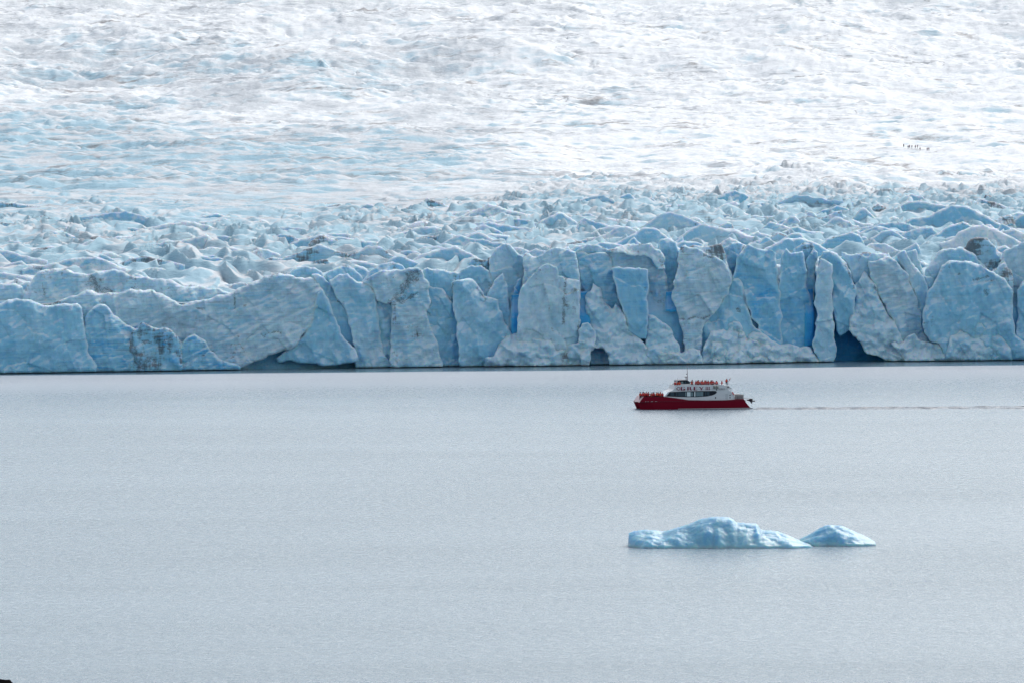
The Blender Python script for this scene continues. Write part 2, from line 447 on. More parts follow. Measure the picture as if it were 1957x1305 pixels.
for a_, b_, zlo in ((982, 997, 0), (1102, 1124, 4), (1276, 1292, 13), (1484, 1494, 12), (1545, 1562, 4), (1934, 1950, 5), (70, 82, 8), (1410, 1422, 14)):
    m_ = sst(_px2x(a_) - 0.8, _px2x(a_) - 0.2, XX) * sst(_px2x(b_) + 0.8, _px2x(b_) + 0.2, XX) * (ZZ > zlo)
    deep = np.where(m_ > 0.5, -2.4, deep); crk = np.maximum(crk, m_)
YY = Yf(XX) + 3.3 + deep + 3.6 * sst(0.6, 1.0, frac) + (1 - frac) * 0.8 * ridged(XX / 9, ZZ / 16, 3, 301) + 0.6 * fbm(XX / 4, ZZ / 5, 3, 305) * (1 - frac)
YY = np.where(frac >= 1, Yf(XX) + 12.0, YY)
wall = mesh_obj('inner_ice_wall', np.stack([XX, YY, ZZ], -1).reshape(-1, 3), grid_faces(*XX.shape), ICE, glacier, smooth=True)
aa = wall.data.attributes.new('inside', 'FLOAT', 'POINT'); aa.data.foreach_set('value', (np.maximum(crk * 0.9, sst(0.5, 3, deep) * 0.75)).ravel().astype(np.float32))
wall.color = (0.45, 0.15, 0.3, 0.3)
wall['label'] = 'deep blue ice seen inside the crevasses and caves'

# ------------------------------------------------------------------ ice blocks of the front
def block(P, Yface, seed, yaw=0.0, lean=0.12, R=1.6, relief=1.0, strat=0.5, blue=0.3, dirt=0.3, snow=0.45,
          thick=10.0, drop=0.12, h=0.23, rough=0.34, name='ice_block', label=None, lumps=0.0, grit=None):
    """solid block of ice. P: outline in world (X, Z); Yface(X) distance of its face. The face bulges and is
    broken by relief; edges are rounded and the sides and top run back by `thick`."""
    P = np.asarray(P, float)
    # resample + roughen the outline
    pts = []
    for i in range(len(P)):
        a_, b_ = P[i], P[(i + 1) % len(P)]
        L = math.hypot(*(b_ - a_)); k = max(1, int(L / 0.7))
        for j in range(k): pts.append(a_ + (b_ - a_) * j / k)
    pts = np.array(pts)
    s = np.arange(len(pts)) * 0.7
    area = 0.5 * np.sum(P[:, 0] * np.roll(P[:, 1], -1) - np.roll(P[:, 0], -1) * P[:, 1])
    tg = np.roll(pts, -1, 0) - np.roll(pts, 1, 0); tg /= np.linalg.norm(tg, axis=1)[:, None] + 1e-9
    nr = np.stack([tg[:, 1], -tg[:, 0]], 1) * (1 if area > 0 else -1)
    amp = rough * (1.4 * pn(s / 3.1, s * 0 + seed, 1) + 0.8 * pn(s / 1.1, s * 0 + seed, 2) + 0.8 * (1 - 2 * np.abs(pn(s / 5.0, s * 0 + seed, 3))))
    zmin = P[:, 1].min()
    amp = amp * sst(zmin + 0.05, zmin + 1.5, pts[:, 1])
    pts = pts + nr * amp[:, None]
    x0, x1 = pts[:, 0].min(), pts[:, 0].max(); z0, z1 = pts[:, 1].min(), pts[:, 1].max()
    gx = np.arange(x0 - h, x1 + 2 * h, h); gz = np.arange(z0 - h, z1 + 2 * h, h)
    X, Z = np.meshgrid(gx, gz); shp = X.shape
    x = X.ravel().astype(np.float32); z = Z.ravel().astype(np.float32)
    best = np.full(x.shape, 1e9, np.float32); bxp = np.zeros_like(x); bzp = np.zeros_like(x)
    ins = np.zeros(x.shape, bool)
    n_ = len(pts)
    for i in range(n_):
        ax, az = pts[i]; bx, bz = pts[(i + 1) % n_]
        dx, dz = bx - ax, bz - az; l2 = dx * dx + dz * dz + 1e-12
        tt = np.clip(((x - ax) * dx + (z - az) * dz) / l2, 0, 1)
        qx = ax + tt * dx; qz = az + tt * dz
        d2 = (x - qx) ** 2 + (z - qz) ** 2
        m_ = d2 < best
        best = np.where(m_, d2, best); bxp = np.where(m_, qx, bxp); bzp = np.where(m_, qz, bzp)
        if (az > z0 - 1) and az != bz:
            c_ = ((az > z) != (bz > z)) & (x < (bx - ax) * (z - az) / (bz - az) + ax)
            ins ^= c_
    d = np.sqrt(best)
    insg = ins.reshape(shp)
    cell = insg[:-1, :-1] | insg[1:, :-1] | insg[:-1, 1:] | insg[1:, 1:]
    xx = np.where(ins, x, bxp).astype(float); zz = np.where(ins, z, bzp).astype(float)
    d = np.where(ins, d, 0).astype(float)
    q = np.clip(d / R, 0, 1)
    prof = np.sqrt(np.clip(1 - (1 - q) ** 2, 0, 1))
    edge = 1.0
    cxm = 0.5 * (x0 + x1)
    sd = seed * 17.3
    rel = 1.5 * ridged((xx + 0.25 * zz) / 9.5 + sd, zz / 15.0, 2, 200 + seed) + 0.7 * fbm((xx) / 4.2 + sd, zz / 6.5, 3, 210 + seed, 0.55) \
        + 0.22 * ridged(xx / 1.6 + sd, zz / 2.6, 2, 230 + seed)
    rel = rel + 0.55 * ridged((xx + 0.15 * zz) / 3.6 + 0.5 * pn(xx / 6, zz / 9, 281) + sd, zz / 17.0, 1, 283 + seed) * sst(-0.5, 0.5, pn(xx / 12 + sd, zz / 12, 285))
    su = zz * math.cos(0.42) - xx * math.sin(0.42) + 0.5 * pn(xx / 8, zz / 8, 7)
    rel = rel + strat * (0.26 * pn(su / 0.9, xx / 16 + sd, 61) + 0.16 * ridged(su / 1.9, xx / 22, 1, 63))
    if lumps > 0:
        wx = xx + 0.6 * pn(xx / 1.5, zz / 1.5, 5); wz = zz + 0.6 * pn(xx / 1.7, zz / 1.7, 6)
        rel = rel * (1 - 0.5 * lumps) + lumps * (3.6 * chips(wx / 4.6 + sd, wz / 3.8, 240 + seed)[1] + 1.5 * chips(wx / 1.9, wz / 1.6 + sd, 250 + seed)[1] + 0.25 * fbm(xx / 0.9, zz / 0.9, 2, 260))
    cp = chips((xx + 0.35 * zz) / 5.5 + sd, zz / 8.5, 271 + seed)[0]
    rel = rel + 0.75 * cp + 0.22 * chips(xx / 2.1 - 0.3 * zz + sd, zz / 2.8, 277)[0]
    Y = Yface(xx) + R * 0.6 - R * prof - relief * rel * edge * 0.85 + (xx - cxm) * yaw + (zz - z0) * lean
    gr = np.zeros(xx.shape)
    for (pl, wd) in (grit or []):
        for i in range(len(pl) - 1):
            ax, az = pl[i]; bx, bz = pl[i + 1]
            dx, dz = bx - ax, bz - az
            tt = np.clip(((xx - ax) * dx + (zz - az) * dz) / (dx * dx + dz * dz + 1e-9), 0, 1)
            dd = np.hypot(xx - ax - tt * dx, zz - az - tt * dz) + wd * (0.7 * pn(xx / 0.9, zz / 1.3, 31) + 0.5 * pn(xx / 3.0 + zz / 3.0, zz / 6.0, 37))
            gr = np.maximum(gr, np.exp(-(dd / wd) ** 2))
    Y = Y + 0.22 * gr
    used = np.zeros(shp, bool)
    used[:-1, :-1] |= cell; used[1:, :-1] |= cell; used[:-1, 1:] |= cell; used[1:, 1:] |= cell
    idx = -np.ones(shp, int); idx[used] = np.arange(used.sum())
    uf = used.ravel()
    V = np.stack([xx[uf], Y[uf], zz[uf]], -1)
    i00 = idx[:-1, :-1][cell]; i01 = idx[:-1, 1:][cell]; i11 = idx[1:, 1:][cell]; i10 = idx[1:, :-1][cell]
    Fc = np.stack([i00, i01, i11, i10], -1)
    # boundary edges
    e = np.concatenate([Fc[:, [0, 1]], Fc[:, [1, 2]], Fc[:, [2, 3]], Fc[:, [3, 0]]])
    key = np.minimum(e[:, 0], e[:, 1]).astype(np.int64) * 10000000 + np.maximum(e[:, 0], e[:, 1])
    _, inv, cnt = np.unique(key, return_inverse=True, return_counts=True)
    be = e[cnt[inv] == 1]
    bv = np.unique(be)
    mp = {int(v_): k for k, v_ in enumerate(bv)}
    ea = np.array([mp[int(v_)] for v_ in be[:, 0]]); eb = np.array([mp[int(v_)] for v_ in be[:, 1]])
    prev = bv.copy(); pa, pb = be[:, 0], be[:, 1]
    allV = [V]; allF = [Fc]; off = len(V)
    B = V[bv]
    cz = z0 + 0.3 * (z1 - z0)
    for sI, fr in enumerate((0.12, 0.4, 1.0)):
        Nv = B.copy()
        Nv[:, 1] += thick * fr
        Nv[:, 2] += -thick * fr * drop * sst(z0 + 0.2 * (z1 - z0), z1, B[:, 2]) + 0.35 * pn(B[:, 0] / 2.5, B[:, 2] / 2.5 + fr * 9, 17) * (B[:, 2] > z0 + 1)
        Nv[:, 0] += (cxm - B[:, 0]) * 0.10 * fr
        allV.append(Nv)
        na, nb = off + ea, off + eb
        allF.append(np.stack([pa, na, nb, pb], -1))
        pa, pb = na, nb; off += len(Nv)
    V = np.concatenate(allV); Fq = np.concatenate(allF)
    o = mesh_obj(name, V, Fq, ICE, glacier, smooth=True)
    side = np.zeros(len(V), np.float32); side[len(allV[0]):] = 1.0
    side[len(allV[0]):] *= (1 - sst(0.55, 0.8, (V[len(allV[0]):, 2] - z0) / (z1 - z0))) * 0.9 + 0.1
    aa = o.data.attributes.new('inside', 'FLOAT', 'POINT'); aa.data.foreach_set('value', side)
    rv = np.zeros(len(V), np.float32); rv[:len(allV[0])] = np.exp(-(d[uf] / 0.42) ** 2) * sst(z0 + 1.0, z0 + 4.0, zz[uf])
    aa = o.data.attributes.new('rim', 'FLOAT', 'POINT'); aa.data.foreach_set('value', rv)
    if grit:
        gv = np.zeros(len(V), np.float32); gv[:len(allV[0])] = gr[uf]
        aa = o.data.attributes.new('grit', 'FLOAT', 'POINT'); aa.data.foreach_set('value', gv)
    o.color = (blue, dirt, strat, snow)
    if label: o['label'] = label
    return o

SA = (0, 430, 500 / 1957.0); SB = (480, 430, 500 / 1957.0); SCc = (960, 430, 500 / 1957.0); SD = (1380, 430, 577 / 1957.0)
_seed = [1]
def front(S, pts, dy, **kw):
    """an ice block of the cliff, from its outline in a view of the cliff and the metres it stands behind the waterline"""
    ox, oy, sc = S
    P = []
    for zx, zy in pts:
        px, py = ox + zx * sc, oy + zy * sc
        # distance of the front in this direction, plus the block's own offset
        Yc = 1400.0
        for _ in range(4):
            rx, rz = ray(px, py); Yc = Yf(float(rx) * Yc) + dy * 0.7
        X_, Z_ = at(px, py, Yc)
        P.append((float(X_), max(float(Z_), kw.get('foot', 0.22))))
    if kw.get('grit'):
        G = []
        for pl, wd in kw['grit']:
            G.append(([tuple(float(q) for q in at(ox + a_ * sc, oy + b_ * sc, Yc)) for a_, b_ in pl], wd))
        kw['grit'] = G
    kw.pop('foot', None)
    # drop duplicate points along the clipped foot
    Q = [P[0]]
    for p in P[1:]:
        if math.hypot(p[0] - Q[-1][0], p[1] - Q[-1][1]) > 0.05: Q.append(p)
    _seed[0] += 1
    kw['R'] = kw.get('R', 1.6) * 0.30
    return block(Q, lambda x: Yf(x) + dy * 0.7, _seed[0], **kw)

# --- left: low blue blocks on the water
front(SA, [(-300, 640), (-60, 600), (0, 590), (60, 570), (120, 558), (200, 570), (300, 600), (430, 605), (500, 592), (570, 590), (600, 625), (612, 690), (622, 790), (640, 860), (650, 950), (720, 1060), (720, 1130), (-300, 1130)], -9, blue=0.50, dirt=0.0, strat=0.5, yaw=0.06, R=2.5, label='low smooth blue ice block at the left end')
front(SA, [(625, 800), (640, 700), (700, 620), (750, 600), (800, 625), (850, 680), (930, 730), (1000, 785), (1020, 900), (1010, 1000), (1000, 1130), (600, 1130), (600, 900)], -5, blue=0.58, dirt=0.05, strat=1.0, yaw=-0.1, R=2.0, label='pointed blue ice block with slanting layers')
front(SA, [(975, 870), (1000, 790), (1060, 735), (1120, 765), (1240, 780), (1320, 835), (1355, 880), (1362, 1000), (1362, 1130), (975, 1130)], -6.5, blue=0.55, dirt=0.62, strat=0.5, yaw=0.05, R=1.8, label='ice block stained with dark grit', grit=[([(1000, 790), (1050, 800)], 1.5), ([(990, 870), (1000, 1010), (1060, 1045), (1120, 1000)], 1.2), ([(1060, 870), (1180, 880)], 0.8)])
front(SA, [(1340, 920), (1400, 850), (1450, 820), (1530, 870), (1570, 940), (1640, 1000), (1800, 1060), (1800, 1130), (1340, 1130)], -3.5, blue=0.55, dirt=0.2, strat=1.0, R=2.0)
# --- left: long layered slab
front(SA, [(165, 600), (175, 520), (190, 460), (255, 375), (330, 342), (480, 335), (560, 370), (640, 375), (760, 352), (850, 350), (960, 372), (1030, 400), (1200, 410), (1300, 440), (1400, 470), (1640, 487), (1725, 518), (1800, 700), (1725, 1130), (165, 1130)], 6, blue=0.16, dirt=0.42, strat=0.9, lean=0.3, R=3.0, thick=14, grit=[([(668, 395), (690, 470), (700, 505), (800, 505)], 1.4), ([(300, 450), (315, 530)], 0.5), ([(960, 480), (985, 478)], 0.5)])
front(SA, [(-300, 500), (-60, 480), (0, 455), (80, 450), (150, 470), (180, 540), (190, 700), (190, 1130), (-300, 1130)], 9, blue=0.2, dirt=0.2, strat=0.9, lean=0.3, R=2.5)
front(SA, [(300, 640), (500, 545), (640, 505), (690, 517), (880, 512), (1020, 492), (1110, 490), (1210, 522), (1270, 570), (1345, 608), (1420, 585), (1600, 540), (1725, 518), (1800, 470), (1957, 410), (2079, 360), (2140, 385), (2210, 400), (2320, 395), (2370, 420), (2410, 500), (2440, 560), (2360, 640), (2330, 740), (2210, 900), (2030, 970), (1879, 1030), (1790, 1075), (1700, 1090), (1500, 1110), (300, 1110)], 0, blue=0.12, dirt=0.22, strat=1.0, lean=0.22, R=3.0, thick=16, label='long pale slab of slanting ice layers', grit=[([(55, 0), (60, 1)], 0.1), ([(1925, 830), (1945, 855), (1960, 835), (2040, 815), (2075, 830)], 0.35), ([(1450, 635), (1490, 640)], 0.5), ([(1725, 520), (1728, 640)], 0.25)])
# --- middle left
front(SB, [(450, 740), (470, 620), (500, 520), (530, 480), (565, 560), (605, 640), (625, 700), (665, 790), (705, 870), (775, 920), (805, 1010), (740, 1022), (620, 1050), (510, 1052), (490, 1036), (430, 1034), (300, 1018), (200, 1030), (180, 1000), (330, 900)], 1.5, blue=0.42, dirt=0.0, strat=0.3, yaw=-0.18, lean=0.1)
front(SB, [(500, 375), (545, 395), (600, 470), (640, 530), (685, 600), (725, 690), (765, 770), (805, 900), (805, 990), (700, 900), (640, 780), (600, 650), (540, 520), (480, 420), (455, 375)], 5, blue=0.35, dirt=0.1, strat=0.3, yaw=0.15)
front(SB, [(585, 420), (660, 380), (720, 370), (760, 400), (790, 430), (850, 437), (890, 460), (920, 520), (937, 580), (947, 660), (952, 760), (962, 850), (985, 940), (1015, 1000), (1060, 1040), (1140, 1075), (780, 1075), (790, 960), (745, 760), (705, 640), (650, 550), (600, 470)], 2.5, blue=0.33, dirt=0.25, strat=0.5, yaw=0.1)
front(SB, [(925, 600), (960, 570), (1040, 590), (1065, 620), (1085, 700), (1065, 980), (1040, 1080), (960, 1080), (965, 860), (945, 700)], 4, blue=0.3, dirt=0.2, strat=0.2, lumps=0.5)
front(SB, [(840, 430), (900, 375), (1000, 345), (1130, 350), (1180, 330), (1240, 328), (1270, 340), (1295, 400), (1325, 440), (1328, 560), (1312, 700), (1335, 760), (1375, 850), (1425, 1000), (1435, 1090), (1040, 1090), (1045, 900), (1055, 640), (1050, 585), (940, 565), (920, 500), (870, 450)], 0.5, blue=0.24, dirt=0.36, strat=0.8, yaw=-0.05, lean=0.18, label='pale ice block with a dark dirty crest', grit=[([(1250, 345), (1190, 370), (1210, 400), (1130, 480), (1110, 540), (1060, 585)], 1.3), ([(1240, 510), (1120, 590)], 0.5)])
front(SB, [(1300, 440), (1420, 490), (1440, 520), (1520, 600), (1555, 760), (1580, 1090), (1420, 1090), (1405, 960), (1340, 780), (1300, 700)], 4.5, blue=0.42, dirt=0.0, strat=0.4, yaw=0.12)
front(SB, [(1500, 440), (1540, 417), (1650, 412), (1690, 460), (1740, 540), (1840, 570), (1852, 640), (1895, 720), (1945, 830), (1990, 960), (2000, 1090), (1560, 1090), (1545, 800), (1515, 600), (1500, 500)], 0.5, blue=0.36, dirt=0.12, strat=0.2, yaw=0.04, relief=1.2, grit=[([(1505, 440), (1500, 560)], 0.3), ([(1690, 480), (1750, 555)], 0.3)])
front(SB, [(1290, 340), (1320, 330), (1440, 345), (1490, 362), (1560, 370), (1580, 340), (1650, 310), (1720, 305), (1770, 350), (1800, 420), (1810, 500), (1845, 570), (1800, 800), (1320, 800)], 8, blue=0.38, dirt=0.4, strat=0.3)
front(SB, [(1620, 290), (1680, 260), (1740, 265), (1800, 240), (1830, 270), (1852, 330), (1895, 400), (1925, 500), (1962, 600), (1995, 700), (2035, 830), (2060, 1000), (1900, 1000), (1780, 500)], 10, blue=0.3, dirt=0.6, strat=0.4, grit=[([(1800, 250), (1780, 300)], 1.0), ([(1830, 530), (1850, 480), (1890, 465), (1900, 495)], 0.9)])
front(SB, [(540, 400), (580, 340), (700, 315), (770, 330), (810, 380), (835, 440), (900, 800), (560, 800)], 12, blue=0.42, dirt=0.25, strat=0.4)
front(SB, [(800, 500), (840, 400), (900, 340), (960, 300), (1060, 280), (1130, 310), (1170, 360), (1180, 800), (800, 800)], 11, blue=0.4, dirt=0.3, strat=0.5)
front(SB, [(240, 500), (300, 340), (400, 310), (470, 330), (520, 360), (560, 420), (600, 800), (240, 800)], 12, blue=0.35, dirt=0.2, strat=0.8)
# --- centre
front(SCc, [(-90, 260), (-50, 190), (0, 140), (60, 150), (105, 212), (165, 252), (158, 440), (128, 600), (60, 840), (-90, 840)], 9, blue=0.3, dirt=0.1, strat=0.3, R=1.5)
front(SCc, [(60, 560), (90, 470), (140, 400), (150, 430), (128, 600), (118, 700), (122, 830), (60, 830)], 7, blue=0.75, dirt=0.0, strat=0.1, R=1.0)
front(SCc, [(-120, 560), (-60, 420), (0, 370), (30, 460), (50, 600), (62, 760), (60, 900), (-120, 900)], 4.5, blue=0.4, dirt=0.3, strat=0.4, R=1.5)
front(SCc, [(140, 600), (145, 470), (160, 380), (165, 225), (200, 215), (240, 245), (300, 230), (370, 180), (430, 172), (490, 190), (540, 210), (560, 300), (578, 400), (580, 760), (592, 850), (640, 930), (640, 1100), (120, 1100), (120, 820)], 2.0, blue=0.22, dirt=0.35, strat=0.6, R=1.4)
front(SCc, [(125, 600), (142, 470), (250, 355), (330, 300), (412, 310), (416, 388), (480, 405), (572, 425), (576, 760), (590, 860), (610, 1100), (100, 1100), (120, 820)], -0.6, blue=0.12, dirt=0.42, strat=0.3, R=0.9, yaw=0.02, lean=0.06, label='tall square pale ice block with a dark vertical crack', grit=[([(478, 400), (470, 480), (462, 560), (460, 640), (450, 750)], 0.55), ([(470, 395), (490, 410)], 0.6)])
front(SCc, [(-130, 1000), (-60, 980), (-20, 900), (10, 860), (70, 815), (130, 815), (190, 840), (240, 838), (300, 862), (360, 857), (400, 950), (450, 930), (500, 905), (560, 890), (600, 860), (650, 900), (646, 1100), (-130, 1100)], -4, blue=0.22, dirt=0.0, strat=0.0, lumps=1.0, R=3.0, lean=0.4, label='heap of fallen white ice at the waterline')
front(SCc, [(552, 205), (640, 225), (770, 210), (810, 260), (850, 440), (880, 600), (945, 780), (960, 1100), (660, 1100), (625, 780), (625, 500), (592, 420), (570, 300)], 5, blue=0.36, dirt=0.15, strat=0.8)
front(SCc, [(628, 540), (645, 515), (662, 500), (680, 440), (740, 510), (760, 575), (790, 612), (830, 640), (850, 595), (885, 612), (920, 700), (950, 790), (1030, 850), (1095, 930), (1170, 950), (1320, 965), (1400, 1100), (802, 1100), (800, 970), (760, 925), (690, 912), (650, 955), (625, 900), (640, 780), (628, 700)], -3, blue=0.2, dirt=0.05, strat=0.1, lumps=0.8, R=2.2, lean=0.3, label='jagged white ice spire above a small cave')
front(SCc, [(575, 790), (600, 740), (640, 735), (690, 800), (690, 912), (650, 960), (650, 1100), (590, 1100)], -4, blue=0.2, dirt=0.0, strat=0.0, lumps=0.9, R=1.5)
front(SCc, [(820, 330), (840, 320), (875, 327), (910, 335), (940, 325), (1000, 327), (1084, 335), (1086, 600), (1088, 700), (1076, 850), (1030, 850), (950, 790), (930, 700), (880, 560), (850, 440), (830, 380)], 0.5, blue=0.55, dirt=0.2, strat=0.3, R=0.8, lean=0.04, relief=0.6, label='smooth bright blue rectangular ice face')
front(SCc, [(560, 200), (640, 150), (700, 160), (810, 195), (940, 202), (1060, 212), (1120, 240), (1160, 320), (1203, 332), (1226, 430), (1250, 530), (1312, 640), (1342, 730), (1400, 1100), (960, 1100), (820, 400), (600, 300)], 6.5, blue=0.2, dirt=0.25, strat=0.9, R=1.5, yaw=-0.03, grit=[([(1110, 665), (1180, 655), (1300, 668)], 0.4), ([(1265, 540), (1318, 655)], 0.3)])
front(SCc, [(790, 197), (850, 170), (980, 150), (1110, 148), (1140, 182), (1182, 185), (1212, 250), (1222, 335), (1165, 335), (1120, 260), (1060, 225), (940, 220)], 5.2, blue=0.1, dirt=0.55, strat=0.1, lumps=0.5, R=1.5, lean=0.5, thick=4, label='rounded snow cap speckled with dark grit')
front(SCc, [(1088, 675), (1130, 680), (1200, 730), (1260, 780), (1295, 850), (1335, 960), (1400, 930), (1480, 940), (1500, 1000), (1500, 1100), (1080, 1100), (1078, 900), (1088, 800)], -3.2, blue=0.25, dirt=0.0, strat=0.1, lumps=0.7, R=2.5, lean=0.35)
front(SCc, [(1172, 140), (1190, 120), (1240, 108), (1300, 130), (1320, 200), (1300, 330), (1280, 420), (1320, 700), (1200, 700), (1190, 300)], 12, blue=0.38, dirt=0.25, strat=0.4)
front(SCc, [(1272, 540), (1304, 385), (1340, 200), (1350, 172), (1450, 172), (1520, 215), (1600, 242), (1665, 290), (1692, 360), (1712, 430), (1692, 520), (1640, 545), (1620, 622), (1540, 700), (1490, 780), (1480, 1100), (1380, 1100), (1360, 850), (1342, 730), (1308, 640)], 0.8, blue=0.10, dirt=0.3, strat=0.9, R=1.3, lean=0.08, label='broad fan-shaped pale ice block', grit=[([(1320, 700), (1380, 708), (1440, 690), (1500, 705), (1555, 680)], 0.4), ([(1352, 180), (1350, 190)], 0.8), ([(1520, 225), (1600, 245)], 0.5)])
front(SCc, [(1380, 180), (1480, 165), (1560, 158), (1640, 148), (1662, 200), (1690, 330), (1715, 420), (1690, 500), (1600, 300)], 4.5, blue=0.15, dirt=0.6, strat=0.3, lean=0.3)
front(SCc, [(1690, 440), (1735, 400), (1765, 395), (1792, 440), (1812, 560), (1842, 650), (1872, 740), (1960, 830), (1995, 900), (1995, 1100), (1400, 1100), (1440, 900), (1490, 770), (1600, 640), (1690, 520)], 1.5, blue=0.42, dirt=0.05, strat=0.2, yaw=-0.2, lean=0.15, grit=[([(1765, 635), (1770, 650)], 0.5)])
front(SCc, [(1500, 960), (1560, 800), (1650, 800), (1700, 720), (1750, 690), (1790, 760), (1830, 880), (1860, 855), (1900, 870), (2000, 900), (2040, 1100), (1480, 1100)], -4, blue=0.2, dirt=0.0, strat=0.0, lumps=1.0, R=2.5, lean=0.45)
# --- right
front(SD, [(70, 360), (95, 250), (112, 190), (170, 130), (232, 160), (325, 170), (348, 190), (360, 330), (372, 420), (380, 600), (380, 900), (240, 900), (240, 650), (190, 600), (160, 500), (140, 440)], 2.2, blue=0.62, dirt=0.1, strat=0.4, R=1.2, lean=0.07)
front(SD, [(372, 340), (388, 198), (416, 158), (452, 190), (517, 178), (540, 260), (547, 400), (572, 520), (592, 640), (590, 900), (370, 900), (366, 420)], 2.8, blue=0.60, dirt=0.12, strat=0.4, R=1.2, lean=0.06)
front(SD, [(546, 360), (552, 250), (592, 150), (617, 180), (600, 250), (598, 345), (596, 420), (577, 570), (560, 480)], 6.5, blue=0.4, dirt=0.05, strat=0.2, R=0.7)
front(SD, [(612, 300), (640, 222), (712, 260), (714, 400), (714, 600), (732, 750), (738, 850), (722, 920), (630, 920), (600, 820), (596, 780), (613, 640), (610, 450)], -1.8, blue=0.3, dirt=0.05, strat=0.3, R=1.0, lean=0.06, label='narrow upright slab beside a deep blue crevasse')
front(SD, [(640, 215), (655, 172), (692, 165), (742, 190), (802, 250), (842, 340), (865, 420), (852, 560), (832, 680), (765, 720), (735, 640), (716, 500), (712, 260)], 1.5, blue=0.5, dirt=0.1, strat=0.2, R=1.3, yaw=-0.1, grit=[([(800, 250), (840, 340), (862, 410)], 0.5)])
front(SD, [(862, 470), (882, 390), (935, 308), (992, 390), (1022, 470), (1062, 560), (1112, 620), (1162, 740), (1205, 860), (1205, 920), (1062, 920), (1042, 850), (942, 830), (902, 760), (852, 720), (828, 680), (846, 560)], -2.5, blue=0.18, dirt=0.15, strat=0.1, lumps=0.9, R=2.0, lean=0.3, label='white ice spire overhanging a dark cave', grit=[([(995, 395), (1010, 430)], 0.5)])
front(SD, [(782, 180), (900, 200), (950, 215), (975, 190), (1080, 190), (1120, 330), (960, 700), (890, 560), (850, 330), (805, 240)], 8, blue=0.22, dirt=0.4, strat=0.2)
front(SD, [(958, 240), (1080, 213), (1132, 240), (1202, 330), (1242, 440), (1292, 600), (1304, 700), (1345, 740), (1345, 920), (1180, 920), (1110, 620), (1022, 450), (962, 330)], 2.5, blue=0.16, dirt=0.15, strat=0.9, yaw=0.08, R=1.6, label='pale upright block with ribbed right edge')
front(SD, [(1135, 200), (1162, 180), (1187, 168), (1204, 200), (1262, 290), (1305, 340), (1345, 440), (1325, 600), (1300, 640), (1240, 430), (1202, 320)], 5.5, blue=0.3, dirt=0.1, strat=0.2, yaw=0.15)
front(SD, [(1195, 180), (1255, 165), (1290, 260), (1312, 330), (1370, 350), (1384, 390), (1350, 460), (1330, 700), (1290, 700)], 9, blue=0.3, dirt=0.1, strat=0.1)
front(SD, [(1105, 770), (1180, 755), (1250, 712), (1312, 760), (1402, 770), (1442, 840), (1442, 920), (1185, 920), (1150, 820)], -4, blue=0.22, dirt=0.15, strat=0.0, lumps=1.0, R=2.0, lean=0.4)
front(SD, [(-60, 760), (0, 690), (60, 640), (100, 600), (140, 700), (170, 745), (205, 690), (255, 700), (325, 760), (430, 782), (550, 790), (600, 825), (645, 885), (645, 940), (-60, 940)], -4.5, blue=0.15, dirt=0.0, strat=0.0, lumps=1.0, R=2.5, lean=0.5, label='slope of crumbled white ice at the waterline')
front(SD, [(1305, 640), (1312, 540), (1342, 440), (1400, 350), (1432, 270), (1482, 235), (1562, 238), (1660, 255), (1702, 285), (1762, 310), (1832, 350), (1882, 420), (1888, 600), (1902, 720), (1960, 760), (1990, 920), (1436, 920), (1430, 800), (1410, 765), (1350, 745), (1308, 700)], -2.5, blue=0.45, dirt=0.25, strat=0.4, R=3.0, lean=0.16, label='large rounded blue ice dome at the right', grit=[([(1640, 360), (1740, 342)], 0.5), ([(1720, 430), (1722, 450)], 0.7)])
front(SD, [(1440, 900), (1480, 720), (1560, 660), (1680, 590), (1740, 600), (1780, 680), (1830, 740), (1870, 800), (1880, 920), (1440, 920)], -4.2, blue=0.35, dirt=0.05, strat=0.3, lumps=0.5, R=4.0, lean=0.35, rough=0.1)
front(SD, [(1912, 640), (1922, 430), (1957, 360), (2100, 330), (2300, 300), (2600, 340), (2600, 920), (1880, 920), (1905, 740)], 1.5, blue=0.4, dirt=0.1, strat=0.3)
front(SD, [(1320, 440), (1325, 300), (1360, 230), (1420, 180), (1480, 150), (1560, 150), (1640, 190), (1720, 300), (1760, 700), (1330, 700)], 11, blue=0.25, dirt=0.15, strat=0.4, R=2.5)
front(SD, [(1560, 170), (1600, 110), (1650, 88), (1722, 90), (1770, 150), (1812, 260), (1840, 420), (1700, 500), (1600, 400)], 15, blue=0.3, dirt=0.7, strat=0.2, R=2.0)
front(SD, [(1795, 270), (1830, 180), (1900, 138), (1957, 120), (2050, 110), (2150, 160), (2200, 500), (1900, 560), (1880, 420), (1868, 320)], 9, blue=0.25, dirt=0.12, strat=0.4, R=2.0)
front(SD, [(1755, 310), (1790, 270), (1833, 243), (1852, 282), (1878, 300), (1885, 440), (1840, 480)], 5, blue=0.2, dirt=0.5, strat=0.1, lumps=0.4)
front(SD, [(-40, 160), (0, 150), (60, 125), (130, 130), (130, 200), (100, 700), (40, 700), (0, 300)], 12, blue=0.3, dirt=0.3, strat=0.3)
front(SD, [(470, 160), (520, 120), (580, 130), (600, 170), (600, 600), (500, 600)], 12, blue=0.3, dirt=0.5, strat=0.2)

